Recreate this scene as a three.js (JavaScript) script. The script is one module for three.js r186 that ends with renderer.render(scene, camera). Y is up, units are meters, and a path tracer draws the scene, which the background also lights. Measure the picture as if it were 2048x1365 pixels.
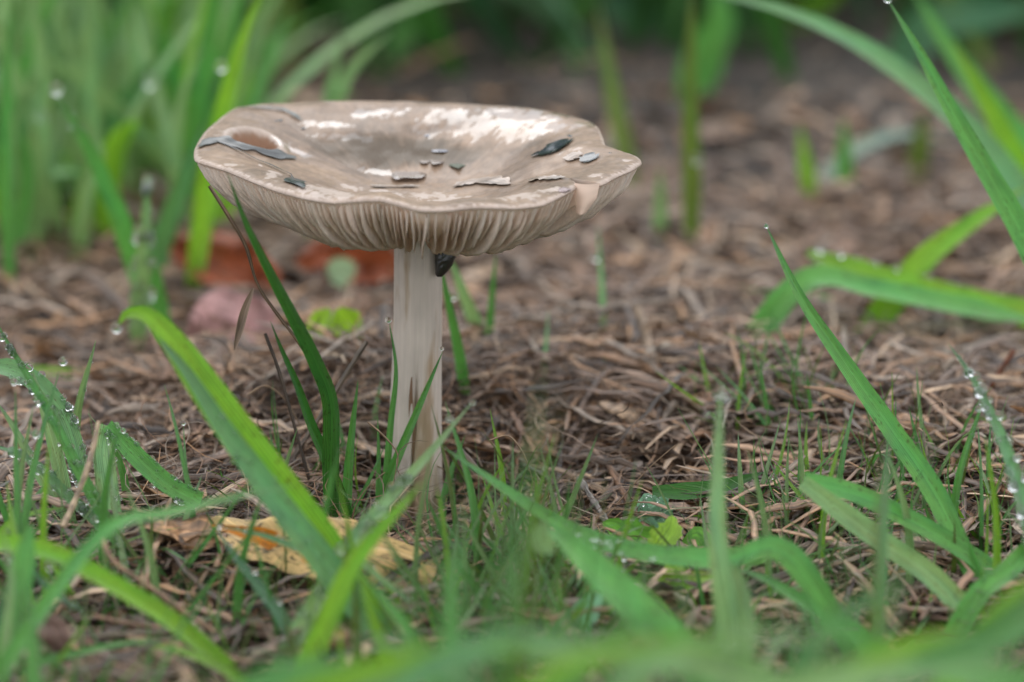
import * as THREE from 'three';
import { mergeGeometries } from 'three/addons/utils/BufferGeometryUtils.js';

// ---------------------------------------------------------------- camera, sky, sun, exposure
const scene = new THREE.Scene();
const FOV = 10.8, PITCH = 14.5 * Math.PI / 180, IW = 2048, IH = 1365;
const camera = new THREE.PerspectiveCamera(FOV, IW / IH, 0.01, 400);
camera.position.set(0, 0.1947, 0.625);
camera.rotation.set(-PITCH, 0, 0);
camera.focus = 0.627;
camera.userData.fStop = 11;
camera.updateMatrixWorld(true);

function overcastSky() {
  const w = 256, h = 128, d = new Float32Array(w * h * 4);
  for (let y = 0; y < h; y++) for (let x = 0; x < w; x++) {
    const el = ((y + 0.5) / h - 0.5) * Math.PI, s = Math.sin(el);
    let c;
    if (s >= 0) { const l = (1.1 + 0.75 * s); c = [l * 0.95, l * 0.99, l * 1.06]; } else c = [0.2, 0.19, 0.15];
    d.set([...c, 1], (y * w + x) * 4);
  }
  const t = new THREE.DataTexture(d, w, h, THREE.RGBAFormat, THREE.FloatType);
  t.mapping = THREE.EquirectangularReflectionMapping; t.magFilter = t.minFilter = THREE.LinearFilter; t.needsUpdate = true;
  return t;
}
const sky = overcastSky();
scene.background = sky; scene.environment = sky;
const sun = new THREE.DirectionalLight(0xfffdf9, 0.5);
sun.position.set(-0.14, 0.74, -0.8); sun.target.position.set(0, 0, 0);
sun.castShadow = true; sun.shadow.radius = 48; sun.shadow.mapSize.set(2048, 2048);
Object.assign(sun.shadow.camera, { left: -1, right: 1, top: 1, bottom: -1, near: 0.1, far: 4 });
scene.add(sun, sun.target);

const renderer = new THREE.WebGLRenderer({ antialias: true });
renderer.setSize(1024, 682);
renderer.toneMapping = THREE.LinearToneMapping;
renderer.toneMappingExposure = 1.2;
renderer.shadowMap.enabled = true;

// ---------------------------------------------------------------- helpers
function mulberry(a) { return () => { a |= 0; a = a + 0x6D2B79F5 | 0; let t = Math.imul(a ^ a >>> 15, 1 | a); t = t + Math.imul(t ^ t >>> 7, 61 | t) ^ t; return ((t ^ t >>> 14) >>> 0) / 4294967296; }; }
const rnd = mulberry(20153);
const rr = (a, b) => a + (b - a) * rnd();
const V = (x, y, z) => new THREE.Vector3(x, y, z);
const lerp = (a, b, t) => a + (b - a) * t, clamp = (x, a = 0, b = 1) => Math.min(b, Math.max(a, x));
const sstep = (a, b, x) => { const t = clamp((x - a) / (b - a)); return t * t * (3 - 2 * t); };
const hash = (x, y, z = 0) => { let n = Math.imul(x, 374761393) + Math.imul(y, 668265263) + Math.imul(z, 2147483647 ^ 0x5bd1e995); n = Math.imul(n ^ n >>> 13, 1274126177); return ((n ^ n >>> 16) >>> 0) / 4294967296; };
function noise(x, y, k = 0) {
  const xi = Math.floor(x), yi = Math.floor(y), fx = x - xi, fy = y - yi, u = fx * fx * (3 - 2 * fx), v = fy * fy * (3 - 2 * fy);
  return lerp(lerp(hash(xi, yi, k), hash(xi + 1, yi, k), u), lerp(hash(xi, yi + 1, k), hash(xi + 1, yi + 1, k), u), v);
}
const fbm = (x, y, k = 0, o = 4) => { let s = 0, a = 0.5, n = 0; for (let i = 0; i < o; i++) { s += a * noise(x, y, k + i); n += a; a *= 0.5; x *= 2.03; y *= 2.03; } return s / n; };
const lin = (r, g, b) => new THREE.Color().setRGB(r, g, b);
const srgb = (r, g, b) => new THREE.Color(`rgb(${r},${g},${b})`);

// a photo pixel gives a direction; the distance comes from the ground or from the plane the thing stands in
const EYE = camera.position.clone(), TY = Math.tan(FOV * Math.PI / 360);
const ray = (u, v) => V((u - IW / 2) / (IH / 2) * TY, -(v - IH / 2) / (IH / 2) * TY, -1).applyQuaternion(camera.quaternion);
const atZ = (u, v, z) => { const d = ray(u, v); return EYE.clone().addScaledVector(d, (z - EYE.z) / d.z); };
const pxSize = (p) => { const f = V(0, 0, -1).applyQuaternion(camera.quaternion); return p.clone().sub(EYE).dot(f) * TY * 2 / IH; };

const STEM = V(-0.0158, 0, 0);
function rawHeight(x, z) {
  const g = (cx, cz, a, s) => a * Math.exp(-((x - cx) ** 2 + (z - cz) ** 2) / (2 * s * s));
  let h = g(-0.034, -0.040, 0.010, 0.022) + g(0.035, -0.07, 0.007, 0.04) + g(-0.0135, 0.014, -0.006, 0.012) + g(-0.075, 0.03, 0.004, 0.03) + g(0.09, -0.02, 0.005, 0.04);
  const near = 1 / (1 + (x * x + z * z) * 0.2);
  h += ((fbm(x * 40 + 9, z * 40 + 3, 1, 3) - 0.5) * 0.009 + (fbm(x * 160, z * 160, 5, 2) - 0.5) * 0.0035) * near;
  h += (fbm(x * 0.35 + 4, z * 0.35, 8, 3) - 0.5) * 0.35 * sstep(2, 12, Math.hypot(x, z));
  return h;
}
const H0 = rawHeight(STEM.x, STEM.z);
const ground = (x, z) => rawHeight(x, z) - H0;
function onGround(u, v, lift = 0) {
  const d = ray(u, v); let lo = 0.35, p = EYE.clone();
  for (let t = lo; t < 3; t += 0.002) { p.copy(EYE).addScaledVector(d, t); if (p.y < ground(p.x, p.z) + lift) return p; }
  return p;
}

const taken = {};
const numbered = (n) => { const k = taken[n] = (taken[n] ?? -1) + 1; return k ? `${n}_${String(k).padStart(3, '0')}` : n; };
function mesh(name, geo, mat, parent = scene) {
  const m = new THREE.Mesh(geo, mat); m.name = parent === scene ? numbered(name) : name; m.castShadow = m.receiveShadow = true; parent.add(m); return m;
}
function group(name, pos) { const o = new THREE.Group(); o.name = numbered(name); o.position.copy(pos); scene.add(o); return o; }
function tag(o, label, category, grp, kind) { o.userData.label = label; if (category) o.userData.category = category; if (grp) o.userData.group = grp; if (kind) o.userData.kind = kind; return o; }

function grid(nu, nv, f, wrapU = false) {   // f(i, j) -> [x, y, z, u, v]
  const pos = [], uv = [], idx = [];
  for (let j = 0; j < nv; j++) for (let i = 0; i < nu; i++) { const q = f(i, j); pos.push(q[0], q[1], q[2]); uv.push(q[3] ?? i / (nu - 1), q[4] ?? j / (nv - 1)); }
  for (let j = 0; j < nv - 1; j++) for (let i = 0; i < (wrapU ? nu : nu - 1); i++) { const a = j * nu + i, b = j * nu + (i + 1) % nu, c = a + nu, d = b + nu; idx.push(a, b, c, b, d, c); }
  const g = new THREE.BufferGeometry();
  g.setAttribute('position', new THREE.Float32BufferAttribute(pos, 3)); g.setAttribute('uv', new THREE.Float32BufferAttribute(uv, 2)); g.setIndex(idx); g.computeVertexNormals();
  return g;
}
function tex(w, h, f, color = true, rep = true) {
  const d = new Uint8Array(w * h * 4);
  for (let y = 0; y < h; y++) for (let x = 0; x < w; x++) { const c = f(x / w, y / h, x, y), o = (y * w + x) * 4; d[o] = clamp(c[0]) * 255; d[o + 1] = clamp(c[1]) * 255; d[o + 2] = clamp(c[2]) * 255; d[o + 3] = 255; }
  const t = new THREE.DataTexture(d, w, h); if (color) t.colorSpace = THREE.SRGBColorSpace;
  t.wrapS = t.wrapT = rep ? THREE.RepeatWrapping : THREE.ClampToEdgeWrapping; t.magFilter = t.minFilter = THREE.LinearFilter; t.needsUpdate = true; return t;
}

// ---------------------------------------------------------------- materials
const veinTex = tex(96, 256, (u, v) => {
  const s = Math.abs(((u * 11) % 1) - 0.5) * 2, n = noise(u * 60, v * 7, 3), m = Math.abs(u - 0.5) < 0.035 ? 0.1 : 0;
  const sp = sstep(0.76, 0.80, fbm(u * 12 + 3, v * 60, 91, 2)) * 0.35, b = (1 - sp) * 0.78 + 0.20 * sstep(0.2, 0.9, s) + (n - 0.5) * 0.14 + (fbm(u * 3, v * 9, 9, 3) - 0.5) * 0.22 + m, y = (fbm(u * 2 + 5, v * 5, 30, 3) - 0.5) * 0.26 + sp * 0.25;
  return [b + y, b, b - y * 0.6 + m * 0.6];
});
const veinBump = tex(96, 256, (u, v) => { const s = Math.abs(((u * 11) % 1) - 0.5) * 2, b = 0.4 + 0.4 * sstep(0.1, 0.9, s) + (noise(u * 60, v * 20, 3) - 0.5) * 0.2; return [b, b, b]; }, false);
const leafMat = (r, g, b, tr = 0.38, coat = 0.55, cr = 0.34) => new THREE.MeshPhysicalMaterial({ color: lin(r, g, b), map: veinTex, bumpMap: veinBump, bumpScale: 0.0002, roughness: 1, specularIntensity: 0.3, transmission: tr, thickness: 0, clearcoat: coat, clearcoatRoughness: cr, side: THREE.DoubleSide });
const GREEN = {
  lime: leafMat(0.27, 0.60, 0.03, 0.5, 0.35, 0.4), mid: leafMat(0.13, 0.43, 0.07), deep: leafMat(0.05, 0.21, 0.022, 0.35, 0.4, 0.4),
  sheen: leafMat(0.12, 0.34, 0.085, 0.34, 0.95, 0.42), pale: leafMat(0.29, 0.52, 0.17, 0.42, 0.7, 0.4), teal: leafMat(0.06, 0.22, 0.075, 0.3, 0.8, 0.45),
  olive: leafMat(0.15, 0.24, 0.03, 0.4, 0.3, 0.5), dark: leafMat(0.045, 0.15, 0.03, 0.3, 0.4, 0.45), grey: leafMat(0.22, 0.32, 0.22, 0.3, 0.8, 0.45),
};
const strawTex = tex(32, 256, (u, v) => { const b = 0.72 + (noise(u * 24, v * 4, 3) - 0.5) * 0.4 + (fbm(u * 3, v * 14, 9, 3) - 0.5) * 0.5; return [b, b * 0.98, b * 0.95]; });
const strawMat = (r, g, b, rough = 0.55) => new THREE.MeshStandardMaterial({ color: lin(r, g, b), map: strawTex, roughness: rough, side: THREE.DoubleSide });
const STRAW = [strawMat(0.46, 0.29, 0.175), strawMat(0.35, 0.20, 0.115), strawMat(0.62, 0.46, 0.31), strawMat(0.22, 0.14, 0.095), strawMat(0.38, 0.31, 0.245)];
const water = new THREE.MeshPhysicalMaterial({ color: 0xffffff, roughness: 0, transmission: 1, ior: 1.333, thickness: 0.001 });

// ---------------------------------------------------------------- ground
const soilTex = tex(512, 512, (u, v) => {
  const n = fbm(u * 24, v * 24, 3, 4), m = fbm(u * 90, v * 90, 13, 2), b = 0.12 + 0.20 * n + 0.13 * (m - 0.5);
  return [b * 1.12, b * 0.98, b * 0.88];
});
const soilBump = tex(512, 512, (u, v) => { const n = fbm(u * 60, v * 60, 23, 4); return [n, n, n]; }, false);
{
  const N = 260, warp = (k) => { const s = k / (N - 1) * 2 - 1; return s * 0.32 + Math.sign(s) * Math.pow(Math.abs(s), 7) * 120; };
  const g = grid(N, N, (i, j) => { const x = warp(i), z = warp(j) - 0.18; return [x, ground(x, z), z, x / 0.16, -z / 0.16]; });
  g.setIndex(Array.from(g.index.array).reduce((a, _, k, s) => (k % 3 ? a : (a.push(s[k], s[k + 2], s[k + 1]), a)), []));
  g.computeVertexNormals();
  tag(mesh('ground', g, new THREE.MeshStandardMaterial({ map: soilTex, bumpMap: soilBump, bumpScale: 0.004, roughness: 0.8 })), 'damp dark brown earth under the straw litter', null, null, 'structure');
}

// ---------------------------------------------------------------- mushroom
const TILT = -0.035, RIM_Y = 0.0672;
const capPlane = (x, z) => RIM_Y + TILT * z;
function onCapPlane(u, v) { const d = ray(u, v), t = (RIM_Y + TILT * EYE.z - EYE.y) / (d.y - TILT * d.z); return EYE.clone().addScaledVector(d, t); }
const rimPx = [[391, 316], [420, 326], [452, 336], [492, 353], [551, 376], [611, 392], [665, 400], [715, 397], [760, 396], [801, 406], [840, 416], [889, 416], [952, 410], [1033, 411], [1082, 405], [1120, 388], [1152, 369], [1142, 352], [1158, 354], [1178, 360], [1201, 365], [1236, 347], [1262, 336], [1282, 322],
  [1272, 311], [1240, 299], [1212, 288], [1204, 268], [1193, 249], [1174, 238], [1131, 227], [1044, 213], [935, 206], [800, 201], [665, 200], [530, 206], [475, 212], [443, 232], [413, 258], [398, 278], [389, 297]];
const rimPts = rimPx.map(([u, v]) => onCapPlane(u, v));
const CC = V(onCapPlane(836, 305).x, 0, onCapPlane(836, 305).z);
const rimTable = new Float32Array(1440);
{
  const c = new THREE.CatmullRomCurve3(rimPts, true, 'catmullrom', 0.35), pts = c.getPoints(6000), n = 1440;
  for (const p of pts) { const th = Math.atan2(p.z - CC.z, p.x - CC.x), k = Math.floor((th / (2 * Math.PI) + 1) * n) % n; rimTable[k] = Math.max(rimTable[k], Math.hypot(p.x - CC.x, p.z - CC.z)); }
  for (let k = 0; k < n; k++) if (!rimTable[k]) rimTable[k] = rimTable[(k + n - 1) % n];
}
const rimR = (th) => { const n = 1440, f = ((th / (2 * Math.PI)) % 1 + 1) % 1 * n, i = Math.floor(f); return lerp(rimTable[i % n], rimTable[(i + 1) % n], f - i); };
const smoothR = (th) => { let s = 0; for (let k = -8; k <= 8; k++) s += rimR(th + k * 0.02); return s / 17; };
const pit = onCapPlane(508, 271);
function capTop(x, z, whole = false) {       // world x, z -> world y of the cap's upper skin
  const dx = x - CC.x, dz = z - CC.z, th = Math.atan2(dz, dx), r = Math.hypot(dx, dz), q = r / rimR(th);
  let y = -0.0076 * (1 - sstep(0.15, 0.97, q)) - 0.0003 * sstep(0.97, 1.0, q) ** 2;
  y += (fbm(x * 70 + 7, z * 70, 2, 3) - 0.5) * 0.0015 * sstep(1.02, 0.85, q) + (fbm(x * 260, z * 260, 6, 2) - 0.5) * 0.00028;
  const pd = whole ? 9 : Math.hypot((x - pit.x) / 0.0044, (z - pit.z) / 0.0056);
  y += -0.0032 * (1 - sstep(0.45, 1.0, pd)) + 0.0006 * Math.exp(-(((pd - 1.15) / 0.22) ** 2));
  return capPlane(x, z) + y;
}
function onCap(u, v, lift = 0) { const d = ray(u, v); let p = EYE.clone(); for (let t = 0.5; t < 0.9; t += 0.0004) { p.copy(EYE).addScaledVector(d, t); if (Math.hypot(p.x - CC.x, p.z - CC.z) < rimR(Math.atan2(p.z - CC.z, p.x - CC.x)) && p.y < capTop(p.x, p.z) + lift) break; } return p; }
const prof = (tab, r) => { for (let i = 0; i < tab.length - 1; i++) if (r >= tab[i + 1][0]) return lerp(tab[i + 1][1], tab[i][1], clamp((r - tab[i + 1][0]) / (tab[i][0] - tab[i + 1][0]))); return tab[tab.length - 1][1]; };
// depth below the rim plane in mm by share of the radius: gill edge and the flesh above the gills
const EDGE = [[1, 0.6], [0.985, 2.2], [0.96, 4.2], [0.92, 6.0], [0.83, 9.0], [0.7, 11.6], [0.55, 13.2], [0.35, 14.3], [0.22, 14.2], [0.14, 13.0]];
const FLESH = [[1, 0.42], [0.97, 0.95], [0.93, 2.6], [0.85, 4.9], [0.7, 7.9], [0.55, 9.9], [0.4, 10.9], [0.2, 11.6], [0.1, 12.0]];

const mushroom = group('mushroom', STEM);
tag(mushroom, 'single brown mushroom with a dished wet cap, pinkish gills and a pale stem', 'mushroom');
const toLocal = (p) => [p.x - STEM.x, p.y - STEM.y, p.z - STEM.z];

// cap skin: brown fibrils from the middle, olive stain, white torn patches along the margin
const peel = [[655, 383, 62, 9], [700, 377, 26, 7], [545, 348, 18, 7], [612, 378, 40, 6], [845, 392, 60, 9], [905, 398, 50, 6], [1040, 392, 60, 6], [1100, 380, 32, 5], [1150, 300, 16, 5], [580, 297, 36, 6], [880, 401, 55, 4], [470, 330, 20, 4], [760, 383, 25, 4], [520, 331, 10, 3], [1255, 322, 16, 4], [1185, 352, 22, 4], [530, 300, 18, 5], [455, 262, 28, 5]];
const stain = [[810, 310, 180, 30, 0.95], [770, 300, 150, 22, 0.5], [860, 288, 95, 8, 0.5], [915, 326, 40, 8, 0.8], [820, 326, 190, 14, 0.3], [950, 300, 90, 14, 0.35], [1065, 288, 30, 6, 0.6], [700, 345, 60, 6, 0.3]];
const spot = (list) => list.map(([u, v, a, b, k]) => { const p = onCap(u, v), q = onCap(u, v - b), s = pxSize(p); return { x: p.x, z: p.z, a: a * s, b: Math.max(Math.abs(q.z - p.z), b * s), k: k ?? 1 }; });
// films of rain water standing on the skin, where the photograph shows them
const film = [[1000, 243, 150, 26], [1090, 260, 90, 14], [905, 232, 50, 12], [760, 224, 60, 8], [720, 232, 34, 7], [650, 250, 44, 8], [690, 272, 60, 8], [580, 298, 50, 8], [760, 345, 40, 5], [1165, 248, 30, 8], [1120, 300, 30, 8]];
const PEEL = spot(peel), FILM = spot(film), STAIN = spot(stain), CAPW = 0.11;
function capLook(x, z) {
  const dx = x - CC.x, dz = z - CC.z, th = Math.atan2(dz, dx), r = Math.hypot(dx, dz), q = r / rimR(th);
  const fib = fbm(th * 26, r * 160, 3, 4), fine = fbm(th * 95, r * 420, 9, 3), blot = fbm(x * 120, z * 120, 17, 4), gr = fbm(x * 1300, z * 700, 27, 2);
  let c = [0.545, 0.46, 0.385];
  const k = 0.80 + (fib - 0.5) * 0.09 + (fine - 0.5) * 0.10 + (blot - 0.5) * 0.36 + (gr - 0.5) * 0.14;
  c = c.map((v) => v * k * 1.16);
  let wet = fbm(x * 110 + 5, z * 70, 41, 3) * 0.3 + fbm(x * 420 + z * 240, z * 260 - x * 90, 44, 3) * 0.7 + (gr - 0.5) * 0.1, white = 0;
  for (const s of STAIN) { const d = Math.hypot((x - s.x) / s.a, (z - s.z) / s.b) + (blot - 0.5) * 1.1 + (fib - 0.5) * 0.6, m = s.k * sstep(1.1, 0.25, d); c = [lerp(c[0], 0.30, m * 0.9), lerp(c[1], 0.25, m * 0.9), lerp(c[2], 0.19, m * 0.9)]; }
  for (const s of PEEL) { const d = Math.hypot((x - s.x) / s.a, (z - s.z) / s.b) + (fbm(x * 900, z * 500, 51, 3) - 0.5) * 1.5; white = Math.max(white, sstep(0.86, 0.5, d + (fine - 0.5) * 0.9 + (gr - 0.5) * 0.8)); }
  wet = 0; for (const s of FILM) { const d = Math.hypot((x - s.x) / s.a, (z - s.z) / s.b) + (fbm(x * 420 + z * 240, z * 260 - x * 90, 44, 3) - 0.5) * 1.5 + (fbm(x * 1250 + z * 700, z * 330 - x * 160, 47, 3) - 0.5) * 1.3 + (gr - 0.5) * 0.3; wet = Math.max(wet, sstep(0.98, 0.7, d)); }
  white = Math.max(white, sstep(0.975, 0.99, q + (fbm(th * 60, 1, 61, 3) - 0.5) * 0.03) * 0.8);
  const pd = Math.hypot((x - pit.x) / 0.0044, (z - pit.z) / 0.0056) + (fbm(x * 900, z * 700, 71, 3) - 0.5) * 0.14;
  const inPit = sstep(1.0, 0.8, pd), lip = sstep(1.5, 1.2, pd) * (1 - inPit);
  const pl = Math.max(white * (0.45 + 0.5 * fine), lip * 0.5); c = [lerp(c[0], 0.74, pl), lerp(c[1], 0.68, pl), lerp(c[2], 0.64, pl)];
  c = [lerp(c[0], 0.50, inPit), lerp(c[1], 0.375, inPit), lerp(c[2], 0.29, inPit)];
  return { c, white, inPit, wet, bump: 0.5 + (fib - 0.5) * 0.15 + (fine - 0.5) * 0.3 + (blot - 0.5) * 0.6 + (gr - 0.5) * 0.22 + white * 0.2 };
}
const CT = 1024, capLooks = []; for (let y = 0; y < CT; y++) for (let x = 0; x < CT; x++) capLooks.push(capLook(CC.x + (x / CT - 0.5) * CAPW, CC.z + (y / CT - 0.5) * CAPW));
const capMap = tex(CT, CT, (u, v, x, y) => capLooks[y * CT + x].c, true, false);
const capRough = tex(CT, CT, (u, v, x, y) => { const l = capLooks[y * CT + x], r = l.inPit > 0.5 ? 0.7 : 0.5; return [r, r, r]; }, false, false);
const capBump = tex(CT, CT, (u, v, x, y) => { const b = capLooks[y * CT + x].bump; return [b, b, b]; }, false, false);
const capWet = tex(CT, CT, (u, v, x, y) => { const l = capLooks[y * CT + x], w = l.inPit > 0.5 ? 0.1 : 0.16 + 0.84 * l.wet; return [w, w, w]; }, false, false);
const capMat = new THREE.MeshPhysicalMaterial({ map: capMap, roughnessMap: capRough, roughness: 1, bumpMap: capBump, bumpScale: 0.0003, clearcoat: 1, clearcoatMap: capWet, clearcoatRoughness: 0.1, specularIntensity: 0.3, side: THREE.DoubleSide });
const cap = (() => {
  const NT = 720, st = []; for (let i = 0; i <= 110; i++) st.push([0, i / 110]);
  for (const [q, d] of [[1.003, 0.12], [1.003, 0.25], [0.999, 0.35]]) st.push([1, q, d]);
  const un = [[1, 0.999, 0.35]]; for (const q of [0.985, 0.97, 0.95, 0.93, 0.88, 0.82, 0.75, 0.66, 0.56, 0.46, 0.36, 0.26, 0.16, 0.1]) un.push([1, q, prof(FLESH, q)]);
  const skin = (st) => grid(NT, st.length, (i, j) => {
    const th = i / NT * 2 * Math.PI, [under, q, d] = st[j], R = rimR(th), r = q * R;
    const x = CC.x + Math.cos(th) * r, z = CC.z + Math.sin(th) * r, y = under ? capPlane(x, z) - d * 0.001 - 0.0004 : capTop(x, z);
    return [x - STEM.x, y, z - STEM.z, (x - CC.x) / CAPW + 0.5, (z - CC.z) / CAPW + 0.5];
  }, true);
  const c = mesh('cap', skin(st), capMat, mushroom);
  mesh('flesh', skin(un), new THREE.MeshStandardMaterial({ color: lin(0.93, 0.75, 0.64), roughness: 0.8, side: THREE.DoubleSide }), c).userData.label = 'pinkish flesh between the gills'; return c;
})();
cap.userData.label = 'wet tan cap with a sunken brown middle and torn margin';

const gillTex = tex(64, 256, (u, v) => { const b = 0.93 + (fbm(u * 6, v * 26, 3, 3) - 0.5) * 0.16 + (noise(u * 30, v * 90, 8) - 0.5) * 0.06, p = (fbm(u * 3, v * 8, 12, 2) - 0.5) * 0.08; return [b, b - 0.01 + p * 0.4, b - 0.03 + p]; });
const gillMats = [[0.98, 0.86, 0.77], [0.97, 0.82, 0.72], [0.98, 0.89, 0.82]].map((c) => new THREE.MeshPhysicalMaterial({ color: lin(...c), map: gillTex, roughness: 1, transmission: 0.25, thickness: 0, specularIntensity: 0.3, side: THREE.DoubleSide }));
const NG = 232;
for (let k = 0; k < NG; k++) {
  const tier = [0, 2, 1, 2][k % 4], th0 = (k + rr(-0.2, 0.2)) / NG * 2 * Math.PI, q0 = [0.15, rr(0.42, 0.6), rr(0.62, 0.84)][tier], dep = [1, rr(0.86, 0.98), rr(0.6, 0.9)][tier];
  const NS = 15, seed = k * 7.3, spacing0 = 2 * Math.PI / NG;
  const g = grid(7, NS, (i, j) => {
    const t = j / (NS - 1), q = lerp(q0, 0.992, 1 - Math.pow(1 - t, 1.35));
    const wob = (fbm(q * 5 + seed * 0.13, k * 0.21, 4, 2) - 0.5) * 1.9 + (noise(q * 9, seed, 5) - 0.5) * 0.7, th = th0 + wob * spacing0 * 0.45;
    const R = smoothR(th0) * 0.45 + rimR(th) * 0.55, r = q * Math.min(R, rimR(th) * 0.995), end = tier ? sstep(0, 0.35, t) : 1;
    const fl = prof(FLESH, q) - 0.25, ed = prof(EDGE, q) + (noise(q * 22, seed, 9) - 0.5) * 0.9 + (noise(q * 5, seed + 3, 19) - 0.5) * 1.0;
    const bot = lerp(fl + 0.3, ed, dep * end), s = i / 6 * 2 - 1, a = 1 - Math.abs(s) ** 1.6;
    const lean = (noise(k * 0.17, q * 3, 29) - 0.5) * 0.0008;
    const half = Math.min(0.00040, spacing0 * r * 0.38) * (s < 0 ? -1 : s > 0 ? 1 : 0) * Math.min(1, Math.abs(s) * 1.25) * (0.75 + 0.25 * t);
    const d = lerp(fl, bot, a), off = half + lean * a;
    const x = CC.x + Math.cos(th) * r - Math.sin(th) * off, z = CC.z + Math.sin(th) * r + Math.cos(th) * off;
    return [x - STEM.x, capPlane(x, z) - d * 0.001, z - STEM.z, i / 6, q * 1.5];
  });
  mesh('gill', g, gillMats[k % 3 === 0 ? 0 : Math.floor(rnd() * 3)], cap);
}
{ // broad gill laid bare where the margin is torn
  const a = [[1149, 366], [1200, 366], [1193, 398], [1171, 427], [1158, 431], [1152, 426]].map(([u, v]) => { const p = onCapPlane(1172, 366); return atZ(u, v, p.z + 0.0012); });
  const g = grid(8, 8, (i, j) => { const s = i / 7, t = j / 7, L = a[0].clone().lerp(a[5], t), R = t < 0.6 ? a[1].clone().lerp(a[2], t / 0.6) : a[2].clone().lerp(a[3], (t - 0.6) / 0.4); const p = L.lerp(R, s); return [p.x - STEM.x, p.y, p.z - STEM.z + Math.sin(s * 3.1) * 0.0012, 0.5 + s * 0.03, t * 0.1]; });
  const m = mesh('gill', g, new THREE.MeshStandardMaterial({ color: lin(0.84, 0.64, 0.53), map: gillTex, roughness: 0.75, side: THREE.DoubleSide }), cap); m.userData.label = 'bare pink gill showing through the tear in the cap margin';
}

// stem: pale, fibrous, split lengthwise near the foot
const stemTex = tex(512, 512, (u, v) => {
  const f = fbm(u * 60, v * 3, 3, 4), f2 = fbm(u * 160, v * 9, 13, 2), n = fbm(u * 8, v * 12, 23, 3), dirt = sstep(0.5, 0.78, fbm(u * 9, v * 5, 33, 4) + sstep(0.45, 0.0, v) * 0.16);
  const b = 0.88 + (f - 0.5) * 0.07 + (f2 - 0.5) * 0.05 + (n - 0.5) * 0.12;
  return [lerp(b, b * 0.80, dirt), lerp(b * 0.965, b * 0.70, dirt), lerp(b * 0.93, b * 0.58, dirt)];
});
const stemBump = tex(512, 512, (u, v) => { const b = 0.5 + (fbm(u * 60, v * 3, 3, 4) - 0.5) * 0.9 + (fbm(u * 160, v * 9, 13, 2) - 0.5) * 0.4; return [b, b, b]; }, false);
const stemMat = new THREE.MeshPhysicalMaterial({ color: lin(0.66, 0.615, 0.565), map: stemTex, bumpMap: stemBump, bumpScale: 0.00012, roughness: 0.6, side: THREE.DoubleSide });
{
  const top = atZ(838, 470, CC.z * 0.5), rows = 90, cols = 160;
  const axis = (t) => { const u = lerp(824, 838, sstep(0, 0.9, t)); const p = atZ(u, 700, 0); return p.x; };
  const g = grid(cols, rows, (i, j) => {
    const t = j / (rows - 1), y = lerp(-0.009, 0.0565, t), a = i / cols * 2 * Math.PI, px = 0.0000906;
    let r = lerp(55, 47, sstep(0.0, 0.75, t)) * px; r *= 1 + 0.10 * sstep(0.9, 1, t) + 0.05 * Math.exp(-(((t - 0.18) / 0.12) ** 2));
    r *= 1 + (fbm(Math.cos(a) * 2 + 5, Math.sin(a) * 2 + t * 1.2, 3, 3) - 0.5) * 0.14 + (noise(a * 12.7, t * 2, 7) - 0.5) * 0.012;
    const c0 = 1.62 + 0.06 * Math.sin(t * 9), da = Math.atan2(Math.sin(a - c0), Math.cos(a - c0)), open = sstep(0.62, 0.45, t);
    r *= 1 - 0.3 * Math.exp(-((da / (0.06 + 0.12 * sstep(0.3, 0, t))) ** 2)) * open;
    const c1 = 2.4, db = Math.atan2(Math.sin(a - c1), Math.cos(a - c1)); r *= 1 - 0.07 * Math.exp(-((db / 0.2) ** 2)) * sstep(0.7, 0.3, t);
    return [axis(t) - STEM.x + Math.cos(a) * r, y, Math.sin(a) * r + lerp(0, CC.z, t * 0.8), i / cols, t];
  }, true);
  const s = mesh('stem', g, stemMat, mushroom);
  const crack = mesh('crack', grid(5, 24, (i, j) => { const t = j / 23, y = lerp(0.008, 0.0275, t), w = 0.00045 * Math.sin(t * 3.14) + 0.00008, x = atZ(826 + 3 * Math.sin(t * 6), 800, 0).x - STEM.x + (i / 4 - 0.5) * 2 * w; return [x, y, 0.0039 + 0.00022 * t - Math.abs(i / 4 - 0.5) * -0.0001]; }), new THREE.MeshStandardMaterial({ color: lin(0.16, 0.085, 0.045), roughness: 0.8, side: THREE.DoubleSide }), s);
  crack.userData.label = 'brown lengthwise crack';
}

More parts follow.
